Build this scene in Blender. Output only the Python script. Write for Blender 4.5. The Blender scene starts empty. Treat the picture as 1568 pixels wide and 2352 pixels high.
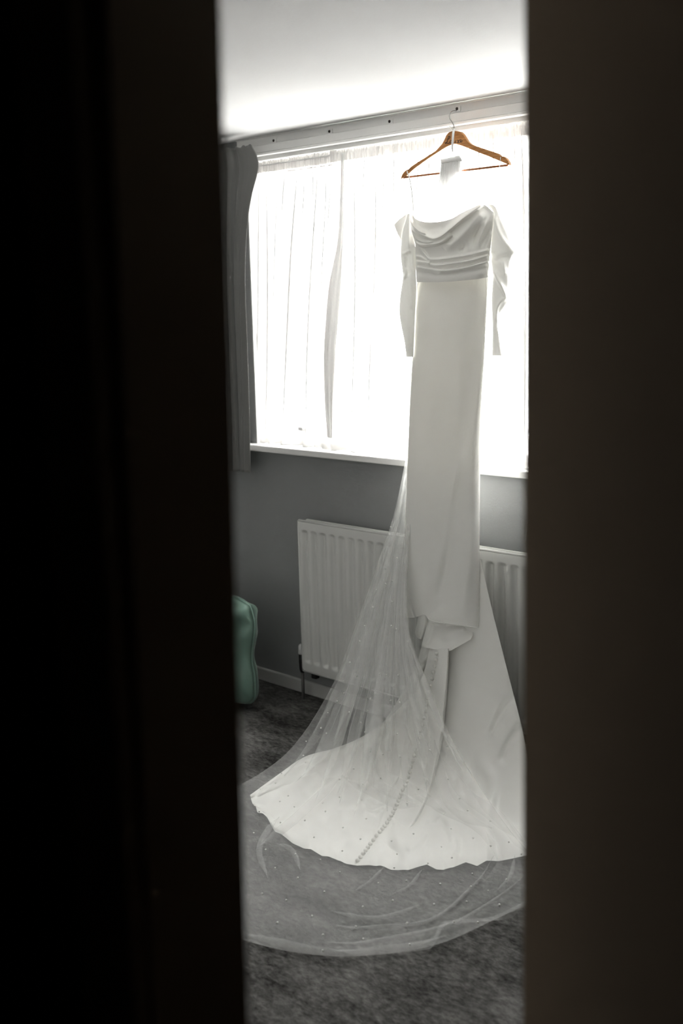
import bpy, bmesh, math, random
import numpy as np
from mathutils import Vector, Matrix
from mathutils.bvhtree import BVHTree

random.seed(7)
rng = np.random.default_rng(7)
SC = bpy.context.scene
COL = SC.collection
PI = math.pi

# ------------------------------------------------------------------ camera
FPX = 2600.0
IMW, IMH = 1568.0, 2352.0
CX, CY = IMW / 2, IMH / 2
ROT = np.array([[0.73091793, 0.10630591, -0.67413502],
                [0.68202271, -0.14935093, 0.71591852],
                [-0.02457633, -0.98305308, -0.18166632]])
CAM = np.array([0.0, -3.255352, 1.639211])
cam_data = bpy.data.cameras.new('camera')
cam_data.sensor_fit = 'VERTICAL'
cam_data.sensor_height = 36.0
cam_data.lens = 36.0 * FPX / IMH
cam_data.clip_start = 0.02
cam_data.dof.use_dof = True
cam_data.dof.focus_distance = 3.75
cam_data.dof.aperture_fstop = 2.8
camera = bpy.data.objects.new('camera', cam_data)
COL.objects.link(camera)
_m = Matrix.Identity(4)
for _i in range(3):
    _m[_i][0] = ROT[_i][0]
    _m[_i][1] = -ROT[_i][1]
    _m[_i][2] = -ROT[_i][2]
    _m[_i][3] = CAM[_i]
camera.matrix_world = _m
SC.camera = camera

# ------------------------------------------------------------------ daylight (bright overcast sky)
world = bpy.data.worlds.new('overcast_sky')
SC.world = world
world.use_nodes = True
_bg = world.node_tree.nodes['Background']
_wn, _wl = world.node_tree.nodes, world.node_tree.links
_tc = _wn.new('ShaderNodeTexCoord'); _sx = _wn.new('ShaderNodeSeparateXYZ'); _wr = _wn.new('ShaderNodeValToRGB')
_mr = _wn.new('ShaderNodeMapRange'); _mr.inputs[1].default_value = -1.0; _mr.inputs[2].default_value = 1.0
_wl.new(_tc.outputs['Generated'], _sx.inputs[0]); _wl.new(_sx.outputs['Z'], _mr.inputs[0]); _wl.new(_mr.outputs[0], _wr.inputs[0])
# standard overcast sky: zenith three times as bright as the horizon, pale ground haze below
_wr.color_ramp.elements[0].position = 0.5; _wr.color_ramp.elements[0].color = (0.333, 0.331, 0.327, 1)
_wr.color_ramp.elements[1].position = 1.0; _wr.color_ramp.elements[1].color = (1.0, 0.994, 0.982, 1)
_wl.new(_wr.outputs[0], _bg.inputs[0])
_bg.inputs[1].default_value = 112.0
SC.view_settings.view_transform = 'Standard'
SC.view_settings.look = 'None'
SC.view_settings.gamma = 1.0
SC.view_settings.use_curve_mapping = False
SC.view_settings.exposure = 0.0
try:
    SC.cycles.use_denoising = True
    SC.cycles.max_bounces = 7
    SC.cycles.diffuse_bounces = 5
    SC.cycles.transmission_bounces = 5
    SC.cycles.glossy_bounces = 2
    SC.cycles.use_adaptive_sampling = True
    SC.cycles.adaptive_threshold = 0.15
    SC.cycles.transparent_max_bounces = 20
    SC.cycles.caustics_reflective = False
    SC.cycles.caustics_refractive = False
    SC.cycles.sample_clamp_indirect = 12.0
except Exception:
    pass

ROOM_H = 2.30
WX0, WX1 = -3.552, -1.50          # window opening
WZ0, WZ1 = 1.045, 2.222
_pd = bpy.data.lights.new('window_daylight_portal', 'AREA')
_pd.shape = 'RECTANGLE'
_pd.size = WX1 - WX0
_pd.size_y = WZ1 - WZ0
_pd.cycles.is_portal = True
_po = bpy.data.objects.new('window_daylight_portal', _pd)
COL.objects.link(_po)
_po.location = ((WX0 + WX1) / 2, 0.17, (WZ0 + WZ1) / 2)
_po.rotation_euler = (-PI / 2, 0, 0)

# ------------------------------------------------------------------ pixel helpers
def rays(px, py):
    px = np.asarray(px, float); py = np.asarray(py, float)
    d = np.stack([(px - CX) / FPX, (py - CY) / FPX, np.ones_like(px)], -1)
    return d @ ROT.T

def on_y(px, py, Y):
    r = rays(px, py)
    t = (np.asarray(Y, float) - CAM[1]) / r[..., 1]
    return CAM + r * t[..., None]

def on_z(px, py, Z):
    r = rays(px, py)
    t = (np.asarray(Z, float) - CAM[2]) / r[..., 2]
    return CAM + r * t[..., None]

def nearer(pts, e):
    d = CAM - pts
    d = d / np.linalg.norm(d, axis=-1, keepdims=True)
    return pts + d * np.asarray(e, float)[..., None]

def project(pts):
    c = (np.asarray(pts) - CAM) @ ROT
    return c[..., 0] / c[..., 2] * FPX + CX, c[..., 1] / c[..., 2] * FPX + CY

def hermite(P, t, s):
    P = np.asarray(P, float); t = np.asarray(t, float); s = np.asarray(s, float)
    n = len(t)
    if P.ndim == 1:
        P = P[:, None]
    shp = (-1,) + (1,) * (P.ndim - 1)
    m = np.zeros_like(P)
    dt = np.diff(t).reshape(shp)
    dl = np.diff(P, axis=0) / dt
    m[0] = dl[0]; m[-1] = dl[-1]
    if n > 2:
        w0 = dt[1:]; w1 = dt[:-1]
        m[1:-1] = (dl[:-1] * w0 + dl[1:] * w1) / (w0 + w1)
    k = np.clip(np.searchsorted(t, s, side='right') - 1, 0, n - 2)
    h = (t[k + 1] - t[k]); x = ((s - t[k]) / h).reshape(shp); hh = h.reshape(shp)
    x2, x3 = x * x, x * x * x
    return ((2 * x3 - 3 * x2 + 1) * P[k] + (x3 - 2 * x2 + x) * hh * m[k]
            + (-2 * x3 + 3 * x2) * P[k + 1] + (x3 - x2) * hh * m[k + 1])

def resample(poly, n):
    P = np.asarray(poly, float)
    d = np.linalg.norm(np.diff(P, axis=0), axis=1) ** 0.75
    t = np.concatenate([[0], np.cumsum(d)]); t /= t[-1]
    return hermite(P, t, np.linspace(0, 1, n))

def grid_px(guides, nu, nv, knots=None, us=None):
    """columns (poly-lines top to bottom) -> array (nv, nu, 2)"""
    G = np.stack([resample(g, nv) for g in guides], 0)        # (g, nv, 2)
    k = np.linspace(0, 1, len(guides)) if knots is None else np.asarray(knots, float)
    us = np.linspace(0, 1, nu) if us is None else us
    return np.swapaxes(hermite(G, k, us), 0, 1)

def lerp1(x, xs, ys):
    return np.interp(x, xs, ys)

def sstep(a, b, x):
    t = np.clip((x - a) / (b - a), 0, 1)
    return t * t * (3 - 2 * t)

def curve_dist(px, py, poly, n=60):
    """distance, signed side (positive = below / right of travel) and position 0..1 along a pixel curve"""
    c = resample(poly, n)
    tn = np.gradient(c, axis=0); tn /= np.linalg.norm(tn, axis=1, keepdims=True)
    shp = px.shape
    p = np.stack([px.ravel(), py.ravel()], -1)
    d2 = ((p[:, None, :] - c[None]) ** 2).sum(-1)
    k = d2.argmin(1)
    v = p - c[k]
    side = tn[k, 0] * v[:, 1] - tn[k, 1] * v[:, 0]
    d = np.sqrt(d2[np.arange(len(p)), k])
    along = (tn[k] * v).sum(1)
    seg = np.linalg.norm(np.gradient(c, axis=0), axis=1)[k]
    a = np.clip((k + along / seg) / (n - 1), 0, 1)
    inner = (k > 0) & (k < n - 1)
    d = np.where(inner, np.abs(side), d)
    return d.reshape(shp), (np.sign(side) * d).reshape(shp), a.reshape(shp)

def fold(px, py, poly, amp, up, down, taper=0.18):
    """raised edge along the curve; up / down = softness in pixels on either side"""
    d, s, a = curve_dist(px, py, poly)
    w = np.where(s < 0, up, down)
    e = amp * np.exp(-(d / w) ** 2)
    if taper > 0:
        e = e * sstep(0, taper, a) * sstep(0, taper, 1 - a)
    return e

def smooth_noise(shape, cells, seed):
    r = np.random.default_rng(seed)
    g = r.standard_normal((cells[0] + 3, cells[1] + 3))
    y = np.linspace(0, cells[0], shape[0]) + 1; x = np.linspace(0, cells[1], shape[1]) + 1
    t0 = np.arange(cells[0] + 3.0); t1 = np.arange(cells[1] + 3.0)
    a = hermite(g, t0, y)
    return hermite(a.T, t1, x).T

# ------------------------------------------------------------------ object helpers
def tag(o, label=None, cat=None, group=None, kind=None):
    if label: o['label'] = label
    if cat: o['category'] = cat
    if group: o['group'] = group
    if kind: o['kind'] = kind
    return o

def empty(name, loc, label, cat, group=None):
    o = bpy.data.objects.new(name, None)
    o.empty_display_size = 0.05
    COL.objects.link(o)
    o.location = [float(x) for x in loc]
    return tag(o, label, cat, group)

def link(name, me, mat, parent=None, smooth=False, kind=None, label=None):
    o = bpy.data.objects.new(name, me)
    COL.objects.link(o)
    if mat and not me.materials:
        me.materials.append(mat)
    if smooth:
        me.polygons.foreach_set('use_smooth', [True] * len(me.polygons))
    if parent is not None:
        o.parent = parent
        pm = Matrix.Identity(4)
        q = parent
        while q is not None:
            pm = Matrix.Translation(q.location) @ pm
            q = q.parent
        o.location = -pm.translation
    if kind: o['kind'] = kind
    if label: o['label'] = label
    return o

def obj(name, V, F, mat, parent=None, smooth=False, kind=None, label=None):
    me = bpy.data.meshes.new(name)
    me.from_pydata([tuple(map(float, v)) for v in V], [], F)
    me.update()
    return link(name, me, mat, parent, smooth, kind, label)

def place(name, me, mat, parent, loc, parent_loc):
    o = bpy.data.objects.new(name, me)
    COL.objects.link(o)
    if not me.materials: me.materials.append(mat)
    o.parent = parent
    o.location = Vector([float(x) for x in loc]) - Vector(parent_loc)
    return o

def sheet(name, G, mat, parent=None, kind=None, flip=False, label=None):
    nv, nu = G.shape[:2]
    idx = np.arange(nv * nu).reshape(nv, nu)
    F = np.stack([idx[:-1, :-1], idx[1:, :-1], idx[1:, 1:], idx[:-1, 1:]], -1).reshape(-1, 4)
    if flip: F = F[:, ::-1]
    me = bpy.data.meshes.new(name)
    V = G.reshape(-1, 3)
    me.vertices.add(len(V)); me.vertices.foreach_set('co', V.astype(np.float32).ravel())
    me.loops.add(F.size); me.loops.foreach_set('vertex_index', F.astype(np.int32).ravel())
    me.polygons.add(len(F)); me.polygons.foreach_set('loop_start', np.arange(0, F.size, 4, dtype=np.int32))
    me.polygons.foreach_set('loop_total', np.full(len(F), 4, dtype=np.int32))
    me.update(calc_edges=True); me.validate()
    return link(name, me, mat, parent, True, kind, label)

def bx(V, F, x0, x1, y0, y1, z0, z1):
    b = len(V)
    V += [(x0, y0, z0), (x1, y0, z0), (x1, y1, z0), (x0, y1, z0), (x0, y0, z1), (x1, y0, z1), (x1, y1, z1), (x0, y1, z1)]
    F += [(b, b + 3, b + 2, b + 1), (b + 4, b + 5, b + 6, b + 7), (b, b + 1, b + 5, b + 4), (b + 1, b + 2, b + 6, b + 5),
          (b + 2, b + 3, b + 7, b + 6), (b + 3, b, b + 4, b + 7)]

def box(name, dims, mat, parent=None, bevel=0.0, kind=None, label=None, segs=2):
    V, F = [], []
    bx(V, F, *dims)
    o = obj(name, V, F, mat, parent, kind=kind, label=label)
    if bevel > 0:
        m = o.modifiers.new('bevel', 'BEVEL'); m.width = bevel; m.segments = segs; m.limit_method = 'ANGLE'
    return o

def tube_vf(path, rad, n=8, cap=True, flat=1.0):
    P = [Vector([float(c) for c in p]) for p in path]
    V, F = [], []
    up = None
    for i, p in enumerate(P):
        t = (P[min(i + 1, len(P) - 1)] - P[max(i - 1, 0)]).normalized()
        if up is None:
            up = Vector((0, 1, 0)) if abs(t.y) < 0.9 else Vector((0, 0, 1))
        a = (up - t * up.dot(t)).normalized()
        b = t.cross(a); up = a
        r = rad[i] if hasattr(rad, '__len__') else rad
        for k in range(n):
            q = 2 * PI * k / n
            V.append(p + a * (math.cos(q) * r * flat) + b * (math.sin(q) * r))
    for i in range(len(P) - 1):
        for k in range(n):
            F.append((i * n + k, i * n + (k + 1) % n, (i + 1) * n + (k + 1) % n, (i + 1) * n + k))
    if cap:
        F.append(tuple(range(n - 1, -1, -1)))
        F.append(tuple(range((len(P) - 1) * n, len(P) * n)))
    return V, F

def tube(name, path, rad, mat, parent=None, n=8, flat=1.0, label=None):
    V, F = tube_vf(path, rad, n, True, flat)
    return obj(name, V, F, mat, parent, True, label=label)

def lathe_mesh(name, prof, n=12):
    V, F = [], []
    for r, z in prof:
        for k in range(n):
            q = 2 * PI * k / n
            V.append((r * math.cos(q), r * math.sin(q), z))
    for i in range(len(prof) - 1):
        for k in range(n):
            F.append((i * n + k, i * n + (k + 1) % n, (i + 1) * n + (k + 1) % n, (i + 1) * n + k))
    F.append(tuple(range(n - 1, -1, -1))); F.append(tuple(range((len(prof) - 1) * n, len(prof) * n)))
    me = bpy.data.meshes.new(name)
    me.from_pydata(V, [], F); me.update()
    me.polygons.foreach_set('use_smooth', [True] * len(me.polygons))
    return me

# ------------------------------------------------------------------ materials
def mat_new(name):
    m = bpy.data.materials.new(name); m.use_nodes = True
    nt = m.node_tree
    return m, nt, nt.nodes['Principled BSDF'], nt.nodes['Material Output']

def noise_bump(nt, bsdf, scale, strength, detail=4.0, dist=0.01, stretch=None):
    tc = nt.nodes.new('ShaderNodeTexCoord')
    src = tc.outputs['Object']
    if stretch:
        mp = nt.nodes.new('ShaderNodeMapping'); mp.inputs['Scale'].default_value = stretch
        nt.links.new(src, mp.inputs[0]); src = mp.outputs[0]
    n = nt.nodes.new('ShaderNodeTexNoise'); n.inputs['Scale'].default_value = scale; n.inputs['Detail'].default_value = detail
    nt.links.new(src, n.inputs['Vector'])
    b = nt.nodes.new('ShaderNodeBump'); b.inputs['Strength'].default_value = strength; b.inputs['Distance'].default_value = dist
    nt.links.new(n.outputs[0], b.inputs['Height'])
    nt.links.new(b.outputs[0], bsdf.inputs['Normal'])
    return n, src

def paint(name, col, rough=0.6, bump=0.05, scale=120, var=0.04):
    m, nt, b, out = mat_new(name)
    b.inputs['Roughness'].default_value = rough
    n, src = noise_bump(nt, b, scale, bump, 3.0, 0.004)
    n2 = nt.nodes.new('ShaderNodeTexNoise'); n2.inputs['Scale'].default_value = 3.0; n2.inputs['Detail'].default_value = 5
    nt.links.new(src, n2.inputs['Vector'])
    r = nt.nodes.new('ShaderNodeValToRGB')
    r.color_ramp.elements[0].position = 0.3; r.color_ramp.elements[1].position = 0.7
    r.color_ramp.elements[0].color = tuple(c * (1 - var) for c in col) + (1,)
    r.color_ramp.elements[1].color = tuple(min(1, c * (1 + var)) for c in col) + (1,)
    nt.links.new(n2.outputs[0], r.inputs[0]); nt.links.new(r.outputs[0], b.inputs['Base Color'])
    return m

def cloth(name, col, trans, rough=0.5, transp=0.0, sheen=0.0, spec=0.5, tcol=None, bump=0.0, bscale=900):
    """woven cloth: diffuse + translucent (+ open weave as transparency)"""
    m, nt, b, out = mat_new(name)
    b.inputs['Base Color'].default_value = col + (1,)
    b.inputs['Roughness'].default_value = rough
    b.inputs['Specular IOR Level'].default_value = spec
    b.inputs['Sheen Weight'].default_value = sheen
    if bump > 0:
        noise_bump(nt, b, bscale, bump, 2.0, 0.001)
    tr = nt.nodes.new('ShaderNodeBsdfTranslucent'); tr.inputs[0].default_value = (tcol or col) + (1,)
    mx = nt.nodes.new('ShaderNodeMixShader'); mx.inputs[0].default_value = trans
    nt.links.new(b.outputs[0], mx.inputs[1]); nt.links.new(tr.outputs[0], mx.inputs[2])
    last = mx
    if transp > 0:
        tp = nt.nodes.new('ShaderNodeBsdfTransparent')
        m2 = nt.nodes.new('ShaderNodeMixShader'); m2.inputs[0].default_value = transp
        nt.links.new(mx.outputs[0], m2.inputs[1]); nt.links.new(tp.outputs[0], m2.inputs[2])
        last = m2
    nt.links.new(last.outputs[0], out.inputs[0])
    return m

def metal(name, col, rough):
    m, nt, b, out = mat_new(name)
    b.inputs['Base Color'].default_value = col + (1,); b.inputs['Metallic'].default_value = 1; b.inputs['Roughness'].default_value = rough
    noise_bump(nt, b, 60, 0.02, 2.0, 0.002)
    return m

def wood(name, c1, c2, stretch):
    m, nt, b, out = mat_new(name)
    n, src = noise_bump(nt, b, 30, 0.05, 6.0, 0.002, stretch)
    r = nt.nodes.new('ShaderNodeValToRGB')
    r.color_ramp.elements[0].position = 0.32; r.color_ramp.elements[1].position = 0.68
    r.color_ramp.elements[0].color = c1 + (1,); r.color_ramp.elements[1].color = c2 + (1,)
    nt.links.new(n.outputs[0], r.inputs[0]); nt.links.new(r.outputs[0], b.inputs['Base Color'])
    b.inputs['Roughness'].default_value = 0.38
    return m

def carpet_mat():
    m, nt, b, out = mat_new('grey_carpet')
    tc = nt.nodes.new('ShaderNodeTexCoord')
    mp = nt.nodes.new('ShaderNodeMapping')
    mp.inputs['Rotation'].default_value = (0, 0, math.radians(43)); mp.inputs['Scale'].default_value = (1.0, 1.9, 1.0)
    nt.links.new(tc.outputs['Object'], mp.inputs[0])
    big = nt.nodes.new('ShaderNodeTexNoise'); big.inputs['Scale'].default_value = 4.0; big.inputs['Detail'].default_value = 6; big.inputs['Roughness'].default_value = 0.65
    fine = nt.nodes.new('ShaderNodeTexNoise'); fine.inputs['Scale'].default_value = 38.0; fine.inputs['Detail'].default_value = 6; fine.inputs['Roughness'].default_value = 0.7
    nt.links.new(mp.outputs[0], big.inputs[0]); nt.links.new(mp.outputs[0], fine.inputs[0])
    mx = nt.nodes.new('ShaderNodeMath'); mx.operation = 'MULTIPLY_ADD'; mx.inputs[1].default_value = 0.50
    nt.links.new(fine.outputs[0], mx.inputs[0]); 
    sc = nt.nodes.new('ShaderNodeMath'); sc.operation = 'MULTIPLY'; sc.inputs[1].default_value = 0.54  # broad pile marks
    nt.links.new(big.outputs[0], sc.inputs[0]); nt.links.new(sc.outputs[0], mx.inputs[2])
    r = nt.nodes.new('ShaderNodeValToRGB')
    e = r.color_ramp.elements
    e[0].position = 0.40; e[0].color = (0.022, 0.020, 0.019, 1)
    e[1].position = 0.66; e[1].color = (0.21, 0.202, 0.195, 1)
    k = e.new(0.52); k.color = (0.092, 0.089, 0.085, 1)
    nt.links.new(mx.outputs[0], r.inputs[0]); nt.links.new(r.outputs[0], b.inputs['Base Color'])
    b.inputs['Roughness'].default_value = 0.95; b.inputs['Specular IOR Level'].default_value = 0.1
    bu = nt.nodes.new('ShaderNodeBump'); bu.inputs['Strength'].default_value = 0.9; bu.inputs['Distance'].default_value = 0.012
    nt.links.new(mx.outputs[0], bu.inputs['Height']); nt.links.new(bu.outputs[0], b.inputs['Normal'])
    return m

def glass_mat():
    m, nt, b, out = mat_new('window_glass')
    tp = nt.nodes.new('ShaderNodeBsdfTransparent'); tp.inputs[0].default_value = (0.97, 0.98, 0.975, 1)
    gl = nt.nodes.new('ShaderNodeBsdfGlossy'); gl.inputs['Roughness'].default_value = 0.02
    mx = nt.nodes.new('ShaderNodeMixShader'); mx.inputs[0].default_value = 0.05
    nt.links.new(tp.outputs[0], mx.inputs[1]); nt.links.new(gl.outputs[0], mx.inputs[2]); nt.links.new(mx.outputs[0], out.inputs[0])
    return m

M_WALL = paint('grey_wall_paint', (0.275, 0.28, 0.28), 0.75, 0.08, 160)
M_PALE = paint('pale_wall_paint', (0.82, 0.815, 0.80), 0.75, 0.08, 160)
M_CEIL = paint('white_ceiling_paint', (0.66, 0.658, 0.652), 0.8, 0.05, 90, 0.015)
M_WHITE = paint('white_gloss_paint', (0.80, 0.795, 0.78), 0.35, 0.03, 60, 0.02)
M_RAIL = paint('rail_off_white', (0.72, 0.715, 0.70), 0.4, 0.03, 60, 0.03)
M_UPVC = paint('white_upvc', (0.82, 0.82, 0.82), 0.3, 0.01, 60, 0.01)
M_RAD = paint('radiator_enamel', (0.68, 0.68, 0.66), 0.32, 0.02, 80, 0.015)
M_SKIRT = paint('baseboard_gloss', (0.55, 0.545, 0.53), 0.4, 0.03, 80, 0.03)
M_CARPET = carpet_mat()
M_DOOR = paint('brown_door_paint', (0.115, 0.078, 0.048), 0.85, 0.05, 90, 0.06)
M_LINING = paint('brown_frame_paint', (0.36, 0.29, 0.22), 0.7, 0.05, 90, 0.05)
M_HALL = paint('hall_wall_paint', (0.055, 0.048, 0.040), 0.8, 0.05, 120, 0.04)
M_HEMSHADE = cloth('hem_shade_grey', (0.42, 0.41, 0.41), 0.0, 0.9, spec=0.0)  # opaque grey that paints in the shade under the net hems
M_CURTAIN = cloth('grey_curtain_cloth', (0.195, 0.193, 0.187), 0.02, 0.85, sheen=0.2, spec=0.2, bump=0.15)
M_NET = cloth('white_net', (0.90, 0.885, 0.875), 0.02, 0.9, transp=0.25, spec=0.0)
M_NETHEAD = cloth('net_heading_tape', (0.85, 0.83, 0.815), 0.022, 0.9, transp=0.03, spec=0.0)
M_NETFOLD = cloth('net_bunched_fold', (0.88, 0.87, 0.86), 0.022, 0.9, transp=0.02, spec=0.0)
M_SATIN = cloth('ivory_satin', (0.93, 0.925, 0.895), 0.075, 0.38, spec=0.55, tcol=(0.88, 0.85, 0.78))
M_BODICE = cloth('lined_satin', (0.92, 0.91, 0.875), 0.025, 0.30, spec=0.75, tcol=(0.88, 0.83, 0.74))
M_SLEEVE = cloth('ivory_sleeve_satin', (0.90, 0.895, 0.87), 0.14, 0.5, spec=0.3)
M_TULLE = cloth('veil_tulle', (0.95, 0.95, 0.935), 0.30, 0.9, transp=0.76, spec=0.0)
M_TULLE_SOFT = cloth('veil_tulle_single', (0.97, 0.97, 0.955), 0.30, 0.9, transp=0.86, spec=0.0)
M_RIBBON = cloth('white_ribbon', (0.84, 0.835, 0.82), 0.03, 0.4)
M_GATHER = cloth('gathered_tulle', (0.90, 0.90, 0.89), 0.06, 0.9, transp=0.50, spec=0.0)
M_LOOP = cloth('satin_loop', (0.84, 0.83, 0.80), 0.12, 0.4)
M_COMB = cloth('clear_comb', (0.92, 0.92, 0.92), 0.4, 0.2, transp=0.45)
M_BUTTON = paint('covered_button_satin', (0.80, 0.79, 0.755), 0.4, 0.02, 300, 0.01)
M_PEARL, _nt, _b, _o = mat_new('pearl')
_b.inputs['Base Color'].default_value = (0.86, 0.855, 0.83, 1); _b.inputs['Roughness'].default_value = 0.16
_b.inputs['Coat Weight'].default_value = 0.6
noise_bump(_nt, _b, 200, 0.02, 1.0, 0.0005)
M_HANGER = wood('hanger_wood', (0.33, 0.125, 0.030), (0.52, 0.235, 0.070), (1.0, 8.0, 8.0))
M_BAR = wood('hanger_bar_wood', (0.26, 0.085, 0.030), (0.38, 0.14, 0.045), (1.0, 8.0, 8.0))
M_INK = paint('burnt_lettering', (0.030, 0.014, 0.008), 0.6, 0.02, 200, 0.1)
M_CHROME = metal('chrome', (0.30, 0.29, 0.28), 0.25)
M_BLACK = paint('black_plastic', (0.012, 0.012, 0.012), 0.4, 0.02, 80, 0.1)
M_PIPE = paint('grey_pipe_paint', (0.16, 0.155, 0.15), 0.4, 0.02, 80, 0.1)
M_SCREW = metal('dark_screw', (0.06, 0.05, 0.045), 0.5)
M_GREEN = cloth('mint_green_satin', (0.17, 0.275, 0.225), 0.03, 0.42, sheen=0.3, spec=0.4, bump=0.08)
M_GLASS = glass_mat()

# ------------------------------------------------------------------ room shell
RX0, RX1, RY0 = -4.75, 0.95, -2.655
HT = 0.10                                       # door wall thickness
struct = 'structure'
box('floor', (RX0 - .2, RX1 + .2, -4.9, 0.30, -0.12, 0.0), M_CARPET, kind=struct, label='dark grey mottled carpet floor')
box('ceiling', (RX0 - .2, RX1 + .2, -4.9, 0.30, ROOM_H, ROOM_H + .12), M_CEIL, kind=struct, label='smooth white ceiling')
# window wall with its opening
V, F = [], []
bx(V, F, RX0 - .2, WX0, 0, .28, 0, ROOM_H)
bx(V, F, WX1, RX1 + .2, 0, .28, 0, ROOM_H)
bx(V, F, WX0, WX1, 0, .28, 0, WZ0)
bx(V, F, WX0, WX1, 0, .28, WZ1, ROOM_H)
obj('wall_window', V, F, M_WALL, kind=struct, label='grey painted wall below the window')
box('wall_left', (RX0 - .2, RX0, -4.9, 0, 0, ROOM_H), M_PALE, kind=struct)
box('wall_right', (RX1, RX1 + .2, RY0 - HT, 0, 0, ROOM_H), M_PALE, kind=struct)
# door wall: opening between lining and hinge side
DX0, DX1, DZ = -0.689, 0.072, 2.02
V, F = [], []
y0, y1 = RY0 - HT, RY0
bx(V, F, RX0, DX0 - .06, y0, y1, 0, ROOM_H)
bx(V, F, DX1 + .03, RX1, y0, y1, 0, ROOM_H)
bx(V, F, DX0 - .06, DX1 + .03, y0, y1, DZ + .03, ROOM_H)
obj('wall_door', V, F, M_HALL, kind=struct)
V, F = [], []
bx(V, F, RX0, DX0 - .09, y1 + .0005, y1 + .012, 0, ROOM_H)
bx(V, F, DX1 + .04, RX1, y1 + .0005, y1 + .012, 0, ROOM_H)
bx(V, F, DX0 - .09, DX1 + .04, y1 + .0005, y1 + .012, DZ + .035, ROOM_H)
obj('wall_inner', V, F, M_PALE, kind=struct)
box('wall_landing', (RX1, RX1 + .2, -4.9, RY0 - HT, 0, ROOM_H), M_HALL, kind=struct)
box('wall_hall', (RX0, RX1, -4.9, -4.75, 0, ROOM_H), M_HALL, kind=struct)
# reveal lining of the window (white) : sides and head
V, F = [], []
bx(V, F, WX0 - .002, WX0 + .004, 0.001, .16, WZ0, WZ1)
bx(V, F, WX1 - .004, WX1 + .002, 0.001, .16, WZ0, WZ1)
bx(V, F, WX0, WX1, 0.001, .16, WZ1 - .004, WZ1 + .002)
obj('trim_reveal', V, F, M_WHITE, kind=struct, label='white plaster window reveal')
# door lining, stop and architrave
df = tag(bpy.data.objects.new('door_frame', None), 'dark brown door frame in the left foreground', 'door frame', kind=struct)
df.name = 'trim_doorframe'
COL.objects.link(df)
df.location = (DX0, RY0, 0)
def part_box(name, dims, mat, parent, bevel=0.002, label=None):
    return box(name, dims, mat, parent, bevel, label=label)
_lo = part_box('lining', (DX0 - .075, DX0, RY0 - HT - .002, RY0 + .002, 0, DZ), M_LINING, df, .001)
for _v in _lo.data.vertices:                       # the old frame leans a little out of plumb
    if _v.co.x > DX0 - .01: _v.co.x += .022 * (_v.co.z - 1.38)
part_box('lining', (DX1, DX1 + .03, RY0 - HT - .002, RY0 + .002, 0, DZ), M_LINING, df, .001)
part_box('head_lining', (DX0 - .03, DX1 + .03, RY0 - HT - .002, RY0 + .002, DZ, DZ + .03), M_LINING, df, .001)
part_box('architrave', (DX0 - .085, DX0 - .008, RY0 - HT - .020, RY0 - HT - .002, 0, DZ + .07), M_LINING, df, .006)
part_box('architrave', (DX1 + .008, DX1 + .085, RY0 - HT - .020, RY0 - HT - .002, 0, DZ + .07), M_LINING, df, .006)
part_box('architrave', (DX0 - .008, DX1 + .008, RY0 - HT - .020, RY0 - HT - .002, DZ + .008, DZ + .07), M_LINING, df, .006)

# door leaf, ajar into the room
hinge = np.array([DX1 - .004, RY0 - .004])
free = np.array([-0.5555, 0.8266]) ; 
tt = 1.10
freep = CAM[:2] + free * tt
dv = freep - hinge
LEAF_W = float(np.linalg.norm(dv)); ang = math.atan2(dv[1], dv[0])
leaf = tag(bpy.data.objects.new('door_1', None), 'dark brown door leaf standing ajar in the right foreground', 'door', kind=struct)
COL.objects.link(leaf)
leaf.location = (hinge[0], hinge[1], 0.006)
leaf.rotation_euler = (0, 0, ang)
def leaf_box(name, dims, mat, bevel=.002):
    V, F = [], []
    bx(V, F, *dims)
    me = bpy.data.meshes.new(name); me.from_pydata(V, [], F); me.update(); me.materials.append(mat)
    o = bpy.data.objects.new(name, me); COL.objects.link(o); o.parent = leaf
    m = o.modifiers.new('bevel', 'BEVEL'); m.width = bevel; m.segments = 2
    return o
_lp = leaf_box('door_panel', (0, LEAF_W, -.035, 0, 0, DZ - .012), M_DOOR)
for _v in _lp.data.vertices:
    if _v.co.x > .1: _v.co.x += .006 * (_v.co.z - 1.38) + .004
for hz in (.22, 1.0, 1.76):
    leaf_box('hinge', (-.010, .004, -.004, .008, hz, hz + .09), M_SCREW, .001)

# ------------------------------------------------------------------ baseboard, window sill, window
box('baseboard_window', (RX0, RX1, -.016, 0, 0, .060), M_SKIRT, bevel=.006, kind=struct, label='low painted baseboard under the radiator')
box('baseboard_left', (RX0, RX0 + .016, RY0, -.016, 0, .060), M_SKIRT, bevel=.006, kind=struct)
box('trim_windowsill', (WX0 - .03, WX1 + .06, -.05, .13, WZ0 - .012, WZ0 + .014), M_WHITE, bevel=.004, kind=struct, label='white painted window sill')

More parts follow.
